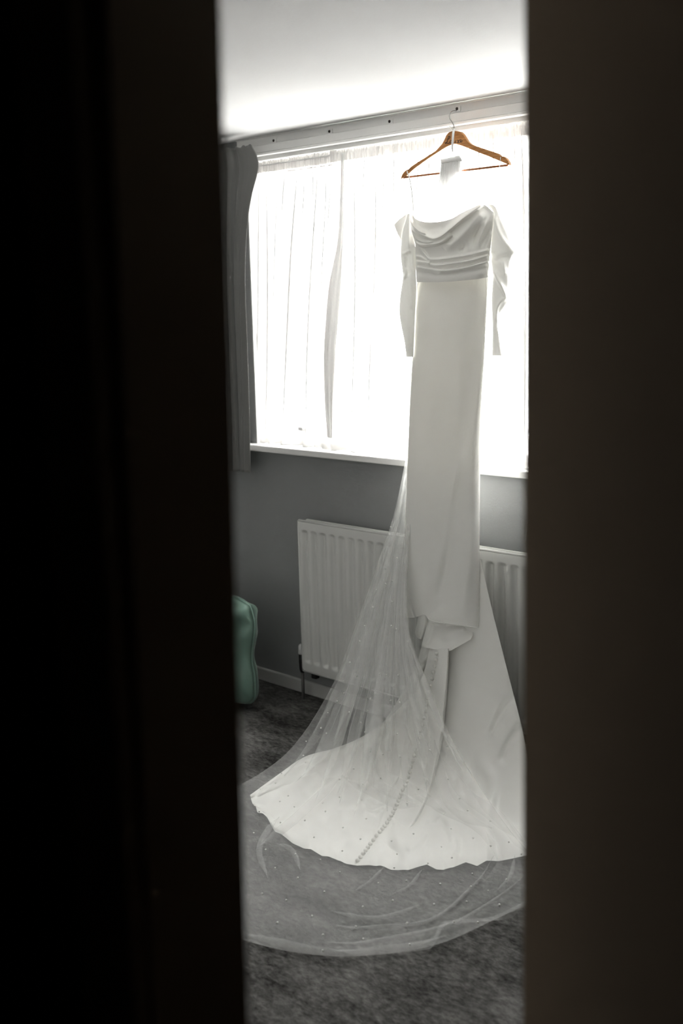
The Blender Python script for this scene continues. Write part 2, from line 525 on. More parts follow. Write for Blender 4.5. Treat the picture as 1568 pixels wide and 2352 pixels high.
GY = 0.10
win = tag(bpy.data.objects.new('window_1', None), 'white framed window behind net curtains', None, kind=struct)
COL.objects.link(win); win.location = (WX0, GY, WZ0)
FZ0, FZ1 = WZ0 + .014, WZ1 - .004
FX0, FX1 = WX0 + .004, WX1 - .004
fw = .035
MUL = -3.098
part_box('frame_jamb', (FX0, FX0 + fw, GY - .03, GY + .04, FZ0, FZ1), M_UPVC, win, .003)
part_box('frame_jamb', (FX1 - fw, FX1, GY - .03, GY + .04, FZ0, FZ1), M_UPVC, win, .003)
part_box('frame_head', (FX0 + fw, FX1 - fw, GY - .03, GY + .04, FZ1 - fw - .012, FZ1), M_UPVC, win, .003)
part_box('frame_cill', (FX0 + fw, FX1 - fw, GY - .03, GY + .04, FZ0, FZ0 + fw), M_UPVC, win, .003)
part_box('mullion', (MUL - .006, MUL + .030, GY - .03, GY + .04, FZ0 + fw, FZ1 - fw), M_UPVC, win, .003)
part_box('mullion', (-2.085, -2.035, GY - .03, GY + .04, FZ0 + fw, FZ1 - fw), M_UPVC, win, .003)
def sash(x0, x1, cw, handle):
    z0, z1 = FZ0 + fw, FZ1 - fw
    s = part_box('casement_stile', (x0, x0 + cw, GY - .042, GY + .02, z0, z1), M_UPVC, win, .004)
    part_box('casement_stile', (x1 - cw, x1, GY - .042, GY + .02, z0, z1), M_UPVC, win, .004)
    part_box('casement_rail', (x0 + cw, x1 - cw, GY - .042, GY + .02, z1 - cw * .5, z1), M_UPVC, win, .004)
    part_box('casement_rail', (x0 + cw, x1 - cw, GY - .042, GY + .02, z0, z0 + cw), M_UPVC, win, .004)
    box('pane', (x0 + cw - .004, x1 - cw + .004, GY - .004, GY + .008, z0 + cw - .004, z1 - cw * .5 + .004), M_GLASS, win)
    if handle:
        part_box('casement_handle', (x0 + .185, x0 + .255, GY - .075, GY - .050, z0 + .028, z0 + .046), M_UPVC, win, .005)
        part_box('handle_base', (x0 + .205, x0 + .235, GY - .052, GY - .040, z0 + .018, z0 + .052), M_UPVC, win, .003)
sash(FX0 + fw, MUL - .006, .024, True)
box('pane', (MUL + .026, -2.081, GY - .004, GY + .008, FZ0 + fw - .004, FZ1 - fw + .004), M_GLASS, win)
sash(-2.035, FX1 - fw, .045, False)

# ------------------------------------------------------------------ curtain rail
RLX0, RLX1 = -3.52, WX1 + .15
cr = empty('curtain_rail', ((RLX0 + RLX1) / 2, -.03, ROOM_H - .08), 'off-white curtain rail on a screwed batten along the ceiling', 'curtain rail')
box('batten', (RLX0 - .06, RLX1, -.022, -.0005, ROOM_H - .036, ROOM_H - .0005), M_RAIL, cr, .003)
box('track', (RLX0 + .02, RLX1, -.036, -.0225, ROOM_H - .066, ROOM_H - .0365), M_RAIL, cr, .002)
box('track_lip', (RLX0 + .02, RLX1, -.046, -.016, ROOM_H - .077, ROOM_H - .0675), M_WHITE, cr, .003)
box('lower_channel', (RLX0 + .02, RLX1, -.015, -.0005, ROOM_H - .092, ROOM_H - .0365), M_RAIL, cr, .002)
tube('ceiling_bead', [(RLX0 - .06, -.024, ROOM_H - .003), (RLX1, -.024, ROOM_H - .003)], .0035, M_WHITE, cr, 8)
screw_me = lathe_mesh('screw', [(0.0035, -.002), (.0055, 0), (.0045, .002), (.001, .003)], 10)
screw_me.materials.append(M_SCREW)
mount_me = bpy.data.meshes.new('screw_plate')
_V, _F = [], []; bx(_V, _F, -.010, .010, -.002, .001, -.009, .009)
mount_me.from_pydata(_V, [], _F); mount_me.update(); mount_me.materials.append(M_RAIL)
for sx in (629, 757, 895, 1050, 1230):
    sy = lerp1(sx, [629, 757, 895, 1050, 1230], [323, 302, 279, 250, 219])
    p = on_y(sx, sy, -.024)
    pl = place('screw_plate', mount_me, M_RAIL, cr, (p[0] + .004, -.0235, p[2]), cr.location)
    s = bpy.data.objects.new('screw', screw_me); COL.objects.link(s); s.parent = pl
    s.location = (-.004, -.003, 0); s.rotation_euler = (PI / 2, 0, 0)

# ------------------------------------------------------------------ grey curtain at the left of the window
cur = empty('grey_curtain', (-3.62, -.10, .95), 'short grey lined curtain gathered at the left of the window', 'curtain')
NU, NV = 150, 120
edge = [(576, 333), (588, 356), (592, 378), (590, 396), (581, 432), (573, 470), (567, 520), (563, 580), (562, 650), (565, 740), (569, 850), (572, 950), (574, 1086)]
E2 = resample(edge, NV)
ep = on_y(E2[:, 0], E2[:, 1], -.095)
u = np.linspace(0, 1, NU)
zt, zb = ROOM_H - .028, .945
vv = np.linspace(0, 1, NV)
X0c = -4.22
XE = float(on_y(568., 800., -.095)[0])
G = np.zeros((NV, NU, 3))
for j, v in enumerate(vv):
    xe, ze = ep[j, 0], ep[j, 2]
    xs_ = XE + (xe - XE) * sstep(.80, 1, u)
    x = X0c + (xs_ - X0c) * u
    ph = 2 * PI * (u * 19.0 + .25 + .06 * np.sin(3 * v + u * 5) + .02 * np.sin(u * 40))
    amp = .013 + .010 * v
    y = -.080 + amp * np.sin(ph) * (.7 + .5 * np.sin(u * 23 + 1)) + .006 * np.sin(ph * 2.3 + 1.0 + 2 * v)
    y = y * (1 - sstep(.86, .97, u)) + (-.095) * sstep(.86, .97, u)
    x = x + .006 * np.cos(ph) * (1 - sstep(.9, 1, u))
    z = np.full(NU, ze) * u + (zt + (zb - zt) * v) * (1 - u)
    if v < .07:                                       # heading tape crumple
        z = z + .004 * np.sin(u * 160)
    G[j, :, 0] = x; G[j, :, 1] = y; G[j, :, 2] = z
cm = sheet('curtain_panel', G, M_CURTAIN, cur)
sm = cm.modifiers.new('thickness', 'SOLIDIFY'); sm.thickness = .003
# folded leading hem
G2 = np.zeros((NV, 10, 3))
for k in range(10):
    a = k / 9
    G2[:, k, 0] = ep[:, 0] - .003 + .006 * math.sin(a * PI) - .030 * max(0, a - .5) * 2
    G2[:, k, 1] = ep[:, 1] - .002 + .005 * a
    G2[:, k, 2] = ep[:, 2]
sheet('leading_hem', G2, M_CURTAIN, cur)
# ------------------------------------------------------------------ net curtains
def net_curtain(name, top, bottom, nfold, label, seed, Y0, zhead, zhem, drift):
    """top / bottom: (x0, x1) world ranges; drift(v) extra edge shift"""
    t = empty(name, ((bottom[0] + bottom[1]) / 2, Y0, zhem), label, 'net curtain', 'net curtains at the window')
    nu, nv = int(nfold * 22), 90
    r = np.random.default_rng(seed)
    u = np.linspace(0, 1, nu); v = np.linspace(0, 1, nv)
    comps = [(nfold * (.55 + .9 * r.random()), r.random() * 2 * PI, .4 + .6 * r.random()) for _ in range(6)]
    fine = [(nfold * (2.2 + 2.5 * r.random()), r.random() * 2 * PI, .5 + .5 * r.random()) for _ in range(6)]
    G = np.zeros((nv, nu, 3))
    W = top[1] - top[0]
    for j, a in enumerate(v):
        topness = math.exp(-a * 7)
        s = sum(w * np.sin(2 * PI * n * u + p + .8 * a * math.sin(p)) for n, p, w in comps)
        c = sum(w * np.cos(2 * PI * n * u + p + .8 * a * math.sin(p)) for n, p, w in comps)
        fs = sum(w * np.sin(2 * PI * n * u + p) for n, p, w in fine)
        fc = sum(w * np.cos(2 * PI * n * u + p) for n, p, w in fine)
        ee = sstep(0, .03, u) * sstep(0, .03, 1 - u)
        lap = (.17 / nfold) * (.55 + .6 * a)
        uu = u + ee * (lap * c + (.011 / nfold) * topness * 2 * fc)
        e0, e1 = drift(a)
        x0 = top[0] + (bottom[0] - top[0]) * a + e0; x1 = top[1] + (bottom[1] - top[1]) * a + e1
        G[j, :, 0] = x0 + (x1 - x0) * uu
        G[j, :, 1] = Y0 + ee * (.0045 * s * (.4 + .8 * a) + .0025 * topness * fs)
        z = zhead + (zhem - zhead) * a
        G[j, :, 2] = z + (.0022 * c + .001 * s) * a * a
    sheet('net_panel', G, M_NET, t)
    # gathered heading with a small ruffle above the wire
    nh = 14
    Gh = np.zeros((nh, nu * 2, 3)); u2 = np.linspace(0, 1, nu * 2)
    f2 = [(nfold * (3.2 + 4.5 * r.random()), r.random() * 2 * PI, .5 + .5 * r.random()) for _ in range(7)]
    for j in range(nh):
        a = j / (nh - 1)
        amp = .0042 * (1.0 - .55 * math.exp(-((a - .38) / .10) ** 2))
        s = sum(w * np.sin(2 * PI * n * u2 + p) for n, p, w in f2)
        c = sum(w * np.cos(2 * PI * n * u2 + p) for n, p, w in f2)
        Gh[j, :, 0] = top[0] + W * (u2 + .0024 / nfold * c)
        Gh[j, :, 1] = Y0 - .006 + amp * .55 * s
        Gh[j, :, 2] = zhead + .012 - .046 * a + .0075 * s * max(0, .35 - a)
    sheet('heading_ruffle', Gh, M_NETHEAD, t)
    # hem: second layer of net along the bottom
    Gm = G[-3:].copy(); Gm[:, :, 1] += .0012
    sheet('hem', Gm, M_NET, t)
    tube('hem_shade_cord', [tuple(p) for p in G[-1, ::6]], .0014, M_HEMSHADE, t, 5)  # grey cord drawn as the shaded underside of the hem
    return t

zh = WZ1 - .022
zhem = WZ0 + .018
net_curtain('net_curtain', (WX0 + .012, -3.055), (WX0 + .006, -3.05), 7, 'white sheer net curtain beside the grey curtain, left of the pair', 11, .028, zh, zhem,
            lambda a: (0.0, -.035 * math.sin(PI * a)))
net_curtain('net_curtain', (-3.085, WX1 - .012), (-3.085, WX1 - .008), 19, 'wide white sheer net curtain hanging behind the gown, right of the pair', 23, .012, zh, zhem,
            lambda a: (-.065 * sstep(.05, .6, a) + .02 * sstep(.75, 1, a), 0.0))
def net_fold(parent, pts, w, Y, mat=None):
    q = resample(np.array(pts, float), 40)
    p = on_y(q[:, 0], q[:, 1], Y)
    ww = 1.5 * w * (.35 + .65 * sstep(0, .25, np.linspace(0, 1, 40)))
    tube('bunched_fold', p, ww * .7, mat or M_NETFOLD, parent, 6, .5)
    wp = 2600.0 * w * .9 * np.sin(np.linspace(.12, PI - .12, 40)) ** .7
    Gs = np.zeros((40, 7, 3))
    for c in range(7):
        f = c / 6
        Gs[:, c] = on_y(q[:, 0] + wp * f, q[:, 1], np.full(40, Y + .001) - .002 * math.sin(f * PI))
    sheet('soft_fold', Gs, M_NETFOLD, parent)
nl, nr = [o for o in COL.objects if o.name.startswith('net_curtain')][:2]
for pts, w in (([(609, 395), (612, 500), (613, 700), (612, 850), (609, 998)], .0016), ([(683, 385), (678, 440), (668, 560), (656, 800), (648, 1000)], .0018),
               ([(730, 380), (724, 460), (714, 600), (704, 800), (701, 1005)], .0018), ([(639, 392), (634, 470), (629, 600), (624, 800)], .0012),
               ([(655, 390), (650, 430), (646, 500)], .0012), ([(698, 383), (697, 430), (692, 520)], .0012), ([(745, 378), (747, 440), (741, 560), (735, 700)], .0014),
               ([(762, 376), (756, 450), (749, 560)], .0014), ([(716, 382), (718, 420), (717, 470)], .0012), ([(594, 400), (592, 600), (590, 800), (588, 990)], .0014),
               ([(772, 374), (768, 430), (764, 500)], .0016)):
    net_fold(nl, pts, w, .020)
for pts, w in (([(860, 350), (862, 480), (858, 650), (850, 800), (843, 1008)], .0016), ([(812, 356), (813, 450), (814, 650), (810, 850), (805, 1006)], .0014),
               ([(884, 346), (880, 420), (876, 520)], .0012), ([(905, 340), (903, 400), (904, 470)], .0012), ([(960, 332), (958, 400), (955, 450)], .0012),
               ([(985, 328), (984, 380), (980, 440)], .0011), ([(1075, 312), (1078, 360), (1076, 420)], .0011), ([(1098, 308), (1099, 350), (1100, 430)], .0011),
               ([(1130, 302), (1132, 340), (1131, 380)], .0011), ([(1180, 294), (1182, 400), (1184, 560)], .0012), ([(1196, 292), (1200, 420), (1203, 700), (1204, 1000)], .0022), ([(838, 352), (834, 400), (832, 470)], .0011)):
    net_fold(nr, pts, w, .004)
# gathered leading edge of the right hand net
ge = [[(783, 352), (781, 450), (774, 560), (756, 650), (746, 760), (743, 820), (745, 910), (751, 1005)],
      [(787, 351), (786, 450), (782, 560), (768, 660), (757, 760), (753, 820), (754, 910), (757, 1006)],
      [(791, 350), (790, 450), (788, 560), (780, 700), (771, 800), (768, 860), (765, 930), (763, 1006)]]
GPn = grid_px(ge, 14, 60)
bul = .006 * np.sin(np.linspace(0, PI, 14))[None] + .002 * np.sin(np.linspace(0, 5 * PI, 14))[None] + np.zeros((60, 14))
sheet('gathered_edge', nearer(on_y(GPn[..., 0], GPn[..., 1], .004), bul), M_NETFOLD, nr)
nw = empty('net_wire', ((WX0 + WX1) / 2, .02, zh - .006), 'thin white wire threaded through the net curtain headings', 'curtain wire')
tube('wire', [(WX0 + .004, .020, zh - .006), (WX1 - .004, .020, zh - .006)], .0022, M_UPVC, nw, 8)

# ------------------------------------------------------------------ radiator
RAX0, RAX1 = -3.227, -1.60
RAZ0, RAZ1 = .137, .776
RY = -.090
rad = empty('radiator', ((RAX0 + RAX1) / 2, -.06, RAZ0), 'white fluted panel radiator mounted below the window sill', 'radiator')
pitch = .0510; first = -3.1912
xs = [RAX0]
x = first - pitch / 2
while x < RAX1 - pitch:
    for k in range(10):
        xs.append(x + pitch * k / 10)
    x += pitch
xs.append(RAX1)
xs = np.array(sorted(set(xs)))
zt = RAZ1 - .022
zs = np.concatenate([[RAZ0, RAZ0 + .012], np.linspace(RAZ0 + .030, RAZ0 + .060, 12), np.linspace(RAZ0 + .09, RAZ1 - .075, 8),
                     np.linspace(RAZ1 - .060, RAZ1 - .030, 12), [RAZ1 - .008, RAZ1 - .003, RAZ1]])
XX, ZZ = np.meshgrid(xs, zs)
fr = (XX - first) / pitch
fl = (fr - np.round(fr)) * pitch
last = np.floor((RAX1 - first) / pitch) - 1
inside = (fr > -.5) & (fr < last + .5)
prof = np.exp(-(np.abs(fl) / .0125) ** 2.6)
ends = sstep(RAZ0 + .036, RAZ0 + .052, ZZ) * sstep(RAZ0 + .036, RAZ0 + .052, RAZ0 + RAZ1 - ZZ)
YY = RY + .0140 * prof * ends * inside
YY = YY + .006 * sstep(RAZ1 - .004, RAZ1, ZZ) + .003 * (1 - sstep(RAZ0, RAZ0 + .012, ZZ))
sheet('front_panel', np.stack([XX, YY, ZZ], -1), M_RAD, rad, flip=True)
box('back_panel', (RAX0 + .002, RAX1 - .002, -.048, -.034, RAZ0 + .004, RAZ1 - .002), M_RAD, rad, .004)
tube('top_seam', [(RAX0 + .002, RY + .005, RAZ1 - .002), (RAX1 - .002, RY + .005, RAZ1 - .002)], .0058, M_RAD, rad, 10)
tube('bottom_seam', [(RAX0 + .002, RY + .005, RAZ0 + .001), (RAX1 - .002, RY + .005, RAZ0 + .001)], .0050, M_RAD, rad, 10)
tube('side_seam', [(RAX0 + .001, RY + .004, RAZ0 + .002), (RAX0 + .001, RY + .004, RAZ1 - .002)], .0046, M_RAD, rad, 10)
box('end_cap', (RAX0, RAX0 + .02, RY + .006, -.049, RAZ0 + .010, RAZ1 - .014), M_RAD, rad, .003)
for bxx in (-2.9, -1.9):
    box('bracket', (bxx - .02, bxx + .02, -.034, -.001, .25, .70), M_WHITE, rad, .002)
vx, vy = RAX0 - .028, -.062
vb = obj('valve_body', *tube_vf([(vx, vy, .118), (vx, vy, .130), (vx, vy, .165), (vx, vy, .200)], [.009, .013, .014, .013], 14), M_BLACK, rad, True, label='black radiator valve body')
obj('valve_cap', *tube_vf([(vx, vy, .196), (vx, vy, .200), (vx, vy, .232), (vx, vy, .240), (vx, vy, .243)], [.012, .0155, .0145, .010, .002], 16), M_UPVC, vb, True, label='white plastic valve cap')
tube('valve_tail', [(vx, vy, .165), (vx + .02, vy, .165), (RAX0 + .03, vy, .165)], .010, M_BLACK, rad, 10)
tube('pipe', [(vx, vy, .001), (vx, vy, .120)], .0070, M_PIPE, rad, 10)
box('bleed_elbow', (RAX0 + .035, RAX0 + .062, -.075, -.050, RAZ0 - .030, RAZ0 - .002), M_BLACK, rad, .004)

# ------------------------------------------------------------------ mint green cushion on the floor
cu = empty('cushion', (-3.62, -.33, 0), 'mint green satin cushion standing upright on the carpet', 'cushion')
NUc, NVc = 60, 60
A = np.linspace(0, 2 * PI, NUc); 
pr_e = np.array([(527, 1369), (545, 1374), (562, 1384), (574, 1392), (580, 1410), (585, 1435), (583, 1462), (579, 1490), (578, 1515), (584, 1550), (586, 1580), (585, 1604), (580, 1612), (545, 1613)], float)
YC = -.30
E3 = on_y(pr_e[:, 0], pr_e[:, 1], YC)
zc = .235
G = []
outline = resample(E3[:, [0, 2]], 50)                     # right half outline in x,z (hidden left half mirrored)
xl = outline[0, 0]
mir = outline[::-1].copy(); mir[:, 0] = 2 * (xl - .17) - mir[:, 0]
loop = np.concatenate([outline, mir], 0)
loop[:, 1] = np.maximum(loop[:, 1], .004)
cx, cz = loop[:, 0].mean(), .24
rings = 14
Gf = np.zeros((2 * rings, len(loop) + 1, 3))
rn = np.random.default_rng(3)
wr = smooth_noise((rings, len(loop) + 1), (4, 26), 5); wr[:, -1] = wr[:, 0]
for side in (0, 1):
    for k in range(rings):
        q = k / (rings - 1) * PI / 2
        rr = math.sin(q) if k else 0.02
        th = .075 * math.cos(q) ** .7 if k < rings - 1 else 0.0
        P = np.stack([cx + (loop[:, 0] - cx) * rr, cz + (loop[:, 1] - cz) * rr], -1)
        P = np.concatenate([P, P[:1]], 0)
        row = k if side == 0 else 2 * rings - 1 - k
        sg = -1 if side == 0 else 1
        Gf[row, :, 0] = P[:, 0]; Gf[row, :, 2] = P[:, 1]
        Gf[row, :, 1] = YC + sg * th * (1 + .22 * wr[k] * (k > 2))
sheet('cushion_cover', Gf, M_GREEN, cu)
tube('piping', [(p[0], YC, max(p[1], .005)) for p in np.concatenate([loop[::2], loop[:1]], 0)], .0045, M_GREEN, cu, 6)

# ------------------------------------------------------------------ hanger
HY = -.150
def z2(x, y):
    return 880 + np.asarray(x, float) / 4.3556, 200 + np.asarray(y, float) / 4.3556
hg = empty('clothes_hanger', on_y(1040, 300, HY), 'varnished wooden clothes hanger lettered with a name, hooked on the curtain rail', 'hanger')
top_pts = [(175, 917), (180, 893), (192, 868), (213, 842), (235, 826), (250, 824), (257, 838), (264, 824), (276, 796), (330, 760), (400, 716), (470, 672), (525, 636), (560, 604), (588, 570), (612, 525), (632, 480), (652, 455), (680, 443), (712, 439), (745, 441), (772, 450), (795, 472), (815, 505), (838, 540), (870, 568), (915, 590), (990, 614), (1070, 640), (1150, 668), (1164, 684), (1171, 702), (1180, 700), (1195, 693), (1212, 700), (1232, 718), (1250, 745), (1263, 779)]
bot_pts = [(1263, 781), (1240, 772), (1160, 738), (1050, 692), (940, 650), (840, 608), (770, 582), (722, 566), (690, 572), (650, 588), (590, 622), (500, 680), (400, 748), (310, 815), (250, 868), (210, 900), (176, 919)]
po = np.array(top_pts + bot_pts, float)
hx, hy = z2(po[:, 0], po[:, 1])
front = on_y(hx, hy, HY - .006)
back = front.copy(); back[:, 1] = HY + .006
n = len(po)
bm = bmesh.new()
fv = [bm.verts.new(p) for p in front]; bv = [bm.verts.new(p) for p in back]
fa = bm.faces.new(fv); fb = bm.faces.new(bv[::-1])
for i in range(n):
    bm.faces.new((fv[i], bv[i], bv[(i + 1) % n], fv[(i + 1) % n]))
bmesh.ops.triangulate(bm, faces=[fa, fb])
bmesh.ops.recalc_face_normals(bm, faces=bm.faces)
me = bpy.data.meshes.new('shoulder_piece'); bm.to_mesh(me); bm.free()
ho = link('shoulder_piece', me, M_HANGER, hg)
mm = ho.modifiers.new('bevel', 'BEVEL'); mm.width = .0022; mm.segments = 2; mm.limit_method = 'ANGLE'; mm.angle_limit = 1.0
b0 = on_y(*z2(206, 906), HY); b1 = on_y(*z2(1245, 781), HY)
tube('trouser_bar', [tuple(b0), tuple((b0 + b1) / 2), tuple(b1)], .0036, M_BAR, hg, 10, label='dark reddish wooden bar')
hk = [(712, 440), (711, 425), (706, 392), (695, 362), (678, 336), (665, 316), (661, 298), (665, 270), (676, 250), (692, 239), (712, 235), (730, 238)]
hp = [on_y(*z2(a, b), HY + (.0 if i < 6 else (i - 6) * .013)) for i, (a, b) in enumerate(hk)]
hp = resample(np.array(hp), 40)
tube('hook', hp, .0017, M_CHROME, hg, 8, label='bent chrome wire hook')
# burnt name
def z9(x, y):
    return 980 + np.asarray(x, float) / 9.043, 240 + np.asarray(y, float) / 9.043
strokes = [
    [(436, 722), (460, 708), (478, 690), (477, 670), (462, 660), (446, 672), (437, 700), (428, 740), (416, 778), (399, 805), (382, 812), (376, 803), (390, 796), (418, 803), (446, 807), (470, 794)],
    [(520, 752), (502, 748), (486, 758), (474, 780), (476, 800), (490, 802), (508, 782), (524, 752), (514, 786), (520, 800), (534, 790)],
    [(560, 748), (550, 776), (550, 796), (562, 798), (580, 780), (600, 746), (590, 776), (590, 794), (602, 796), (614, 782)],
    [(626, 750), (634, 744), (650, 752), (662, 752), (646, 772), (634, 792), (640, 800), (652, 792)],
    [(706, 732), (688, 732), (668, 748), (654, 774), (656, 792), (672, 792), (696, 766), (714, 728), (702, 764), (702, 784), (716, 780), (740, 746)],
]
LV, LF = [], []
for st in strokes:
    s = resample(np.array(st, float), 40)
    x, y = z9(s[:, 0], s[:, 1])
    p = on_y(x, y, HY - .0066)
    wdt = .00085 + .00035 * np.abs(np.sin(np.linspace(0, 9, 40)))
    V, F = tube_vf(p, wdt, 6, True, .5)
    b = len(LV); LV += V; LF += [tuple(i + b for i in f) for f in F]
obj('lettering', LV, LF, M_INK, hg, True, label='burnt black script name')

# ------------------------------------------------------------------ wedding gown
def gy(py):
    return lerp1(py, [440, 660, 1050, 1450], [-.152, -.165, -.180, -.190])
gown = empty('wedding_gown', (-2.30, -.19, 0), 'ivory satin wedding gown on the hanger with its train spread over the carpet', 'wedding dress')
def z3(pts):
    a = np.array(pts, float)
    return np.stack([880 + a[:, 0] / 4.3556, 450 + a[:, 1] / 4.3556], -1)

# --- bodice
cols = [z3([(262, 172), (262, 250), (285, 360), (318, 480), (322, 600), (326, 720), (331, 862)]),
        z3([(285, 182), (300, 290), (340, 400), (390, 520), (400, 640), (405, 740), (410, 864)]),
        z3([(325, 228), (345, 320), (400, 430), (450, 540), (470, 640), (480, 740), (485, 864)]),
        z3([(430, 262), (450, 350), (500, 450), (540, 560), (560, 650), (570, 750), (575, 863)]),
        z3([(560, 258), (590, 360), (620, 460), (650, 560), (660, 650), (670, 745), (675, 858)]),
        z3([(680, 228), (710, 340), (730, 450), (745, 550), (755, 640), (765, 740), (770, 850)]),
        z3([(790, 165), (820, 300), (830, 420), (840, 530), (850, 620), (855, 725), (860, 842)]),
        z3([(900, 115), (925, 260), (930, 400), (935, 510), (940, 605), (945, 710), (945, 832)]),
        z3([(1000, 84), (1025, 230), (1020, 370), (1010, 490), (1005, 590), (1003, 700), (1003, 822)]),
        z3([(1105, 165), (1098, 270), (1085, 380), (1075, 490), (1066, 585), (1058, 690), (1052, 812)])]
kn = [0, .09, .18, .32, .45, .57, .69, .80, .90, 1]
GP = grid_px(cols, 170, 190, kn)
px, py = GP[..., 0], GP[..., 1]
U = np.linspace(0, 1, 170)[None, :]; Vv = np.linspace(0, 1, 190)[:, None]
def zc3(pts): return z3(pts)
e0 = .060 * np.sin(PI * np.clip(U, 0, 1)) ** .75 + .016
e = 0 * px
# cowl folds
e = e + fold(px, py, zc3([(258, 175), (275, 270), (320, 350), (410, 400), (495, 428), (560, 412), (660, 340), (780, 240), (900, 150), (1005, 84)]), .016, 7.5, 3.0, .04)
e = e + fold(px, py, zc3([(262, 215), (272, 330), (310, 440), (370, 492), (470, 490), (560, 470), (640, 425), (692, 378)]), .014, 8.5, 2.6, .06)
e = e + fold(px, py, zc3([(264, 195), (300, 300), (380, 362), (440, 380)]), .008, 4, 2.5, .1)
e = e + fold(px, py, zc3([(264, 230), (285, 370), (330, 430), (420, 462), (520, 452)]), .007, 4, 2.2, .1)
e = e - fold(px, py, zc3([(330, 300), (420, 330), (520, 320), (620, 290)]), .006, 9, 9, .2)
e = e + fold(px, py, zc3([(310, 455), (370, 530), (430, 605), (462, 645)]), .009, 4, 3.0, .12)
# broad drapes from the right shoulder
e = e + fold(px, py, zc3([(1010, 120), (900, 260), (800, 370), (700, 460), (600, 530)]), .012, 12, 12, .15)
e = e - fold(px, py, zc3([(690, 390), (650, 440), (590, 480)]), .012, 6, 7, .5)
e = e - fold(px, py, zc3([(1010, 270), (950, 330), (910, 420), (870, 540)]), .014, 8, 8, .45)
e = e + fold(px, py, zc3([(1060, 190), (1000, 320), (960, 440), (930, 560)]), .008, 6, 6, .45)
e = e - fold(px, py, zc3([(1085, 250), (1040, 380), (1005, 470), (985, 540)]), .009, 6, 6, .45)
e = e - fold(px, py, zc3([(840, 460), (800, 530), (770, 600)]), .009, 7, 7, .5)
# waist pleats
e = e + fold(px, py, zc3([(318, 602), (370, 612), (420, 640), (470, 668)]), .007, 3.0, 5, .06)
e = e + fold(px, py, zc3([(440, 636), (560, 632), (740, 608), (900, 578), (1068, 536)]), .009, 2.6, 6, .06)
e = e + fold(px, py, zc3([(322, 654), (420, 668), (520, 690), (700, 672), (880, 640), (1064, 590)]), .011, 2.6, 7, .03)
e = e + fold(px, py, zc3([(324, 708), (440, 728), (560, 746), (720, 732), (900, 694), (1060, 652)]), .011, 2.6, 8, .03)
e = e + fold(px, py, zc3([(328, 812), (500, 830), (700, 822), (900, 792), (1056, 762)]), .004, 10, 10, .03)
def soften(e):
    k = np.array([1, 2, 1.]) / 4
    for ax in (0, 1):
        e = np.apply_along_axis(lambda a: np.convolve(np.pad(a, 1, mode='edge'), k, 'valid'), ax, e)
    return e
e = e0 + 1.5 * soften(e)
body = nearer(on_y(px, py, gy(py)), e)
bodice = sheet('bodice', body, M_BODICE, gown, label='draped cowl bodice with pleated waist')
GB = grid_px(cols, 50, 50, kn)
eb = -.028 * np.sin(PI * np.linspace(0, 1, 50)[None, :]) ** .7 + .008
bp = GB.copy(); bp[..., 1] += 9 * (1 - np.linspace(0, 1, 50)[:, None]) * np.sin(PI * np.linspace(0, 1, 50))[None, :]
sheet('bodice_back', nearer(on_y(bp[..., 0], bp[..., 1], gy(bp[..., 1])), eb + np.zeros_like(bp[..., 0])), M_BODICE, gown)

# --- skirt front
sk = [[(957, 622), (953, 720), (948, 800), (942, 900), (938, 1000), (934, 1100), (930, 1220), (928, 1320), (925, 1417)],
      [(975, 624), (972, 800), (966, 1000), (960, 1200), (950, 1418)],
      [(1000, 624), (998, 800), (990, 1000), (985, 1200), (974, 1412)],
      [(1025, 622), (1020, 800), (1012, 1000), (1003, 1200), (987, 1424)],
      [(1060, 620), (1056, 800), (1050, 1000), (1045, 1200), (1030, 1433)],
      [(1095, 616), (1090, 800), (1084, 1000), (1080, 1200), (1068, 1438)],
      [(1120, 612), (1117, 720), (1113, 800), (1107, 900), (1103, 1000), (1102, 1100), (1101, 1220), (1101, 1320), (1101, 1442)]]
kn2 = [0, .12, .28, .42, .62, .82, 1]
GP = grid_px(sk, 120, 200, kn2)
px, py = GP[..., 0], GP[..., 1]
U = np.linspace(0, 1, 120)[None, :]; Vv = np.linspace(0, 1, 200)[:, None]
low = sstep(.25, 1, Vv)
e = .044 * np.sin(PI * U) ** .8 + 0 * Vv - .012 * (1 - sstep(.0, .10, Vv))
e = e + low * .030 * sstep(.5, 1., U) * np.sin(PI * U) ** .5
e = e + fold(px, py, [(1112, 660), (1098, 740), (1085, 840), (1072, 960), (1052, 1080), (1032, 1200), (1015, 1320), (988, 1425)], -.026, 16, 22, .12) * (.45 + .55 * low)
e = e + fold(px, py, [(1066, 1000), (1040, 1120), (1020, 1250), (1000, 1340), (986, 1424)], .022, 15, 16, .25)
e = e + fold(px, py, [(1000, 760), (985, 1000), (965, 1200), (958, 1415)], .008, 26, 26, .25)
e = e - fold(px, py, [(1040, 700), (1025, 900), (1008, 1080)], .006, 22, 22, .3)
e = e + fold(px, py, [(1098, 1150), (1080, 1280), (1062, 1380), (1055, 1440)], .008, 16, 16, .25)
e = e - fold(px, py, [(950, 1418), (962, 1414), (974, 1412), (984, 1422)], .018, 40, 10, .1) * sstep(.75, 1, Vv)
e = e + .0015 * smooth_noise(e.shape, (9, 4), 4)
skirt3 = nearer(on_y(px, py, gy(py)), e)
sheet('skirt_front', skirt3, M_SATIN, gown, label='plain straight satin skirt panel')
tube('skirt_hem', nearer(skirt3[-1, ::3], np.full(40, .0008)), .0013, M_SATIN, gown, 6)
skb = [[(958, 640), (948, 820), (938, 1000), (932, 1200), (930, 1390)], [(1000, 640), (990, 1000), (985, 1400)],
       [(1060, 640), (1050, 1000), (1040, 1420)], [(1121, 634), (1111, 820), (1102, 1000), (1100, 1200), (1099, 1430)]]
GP = grid_px(skb, 40, 70)
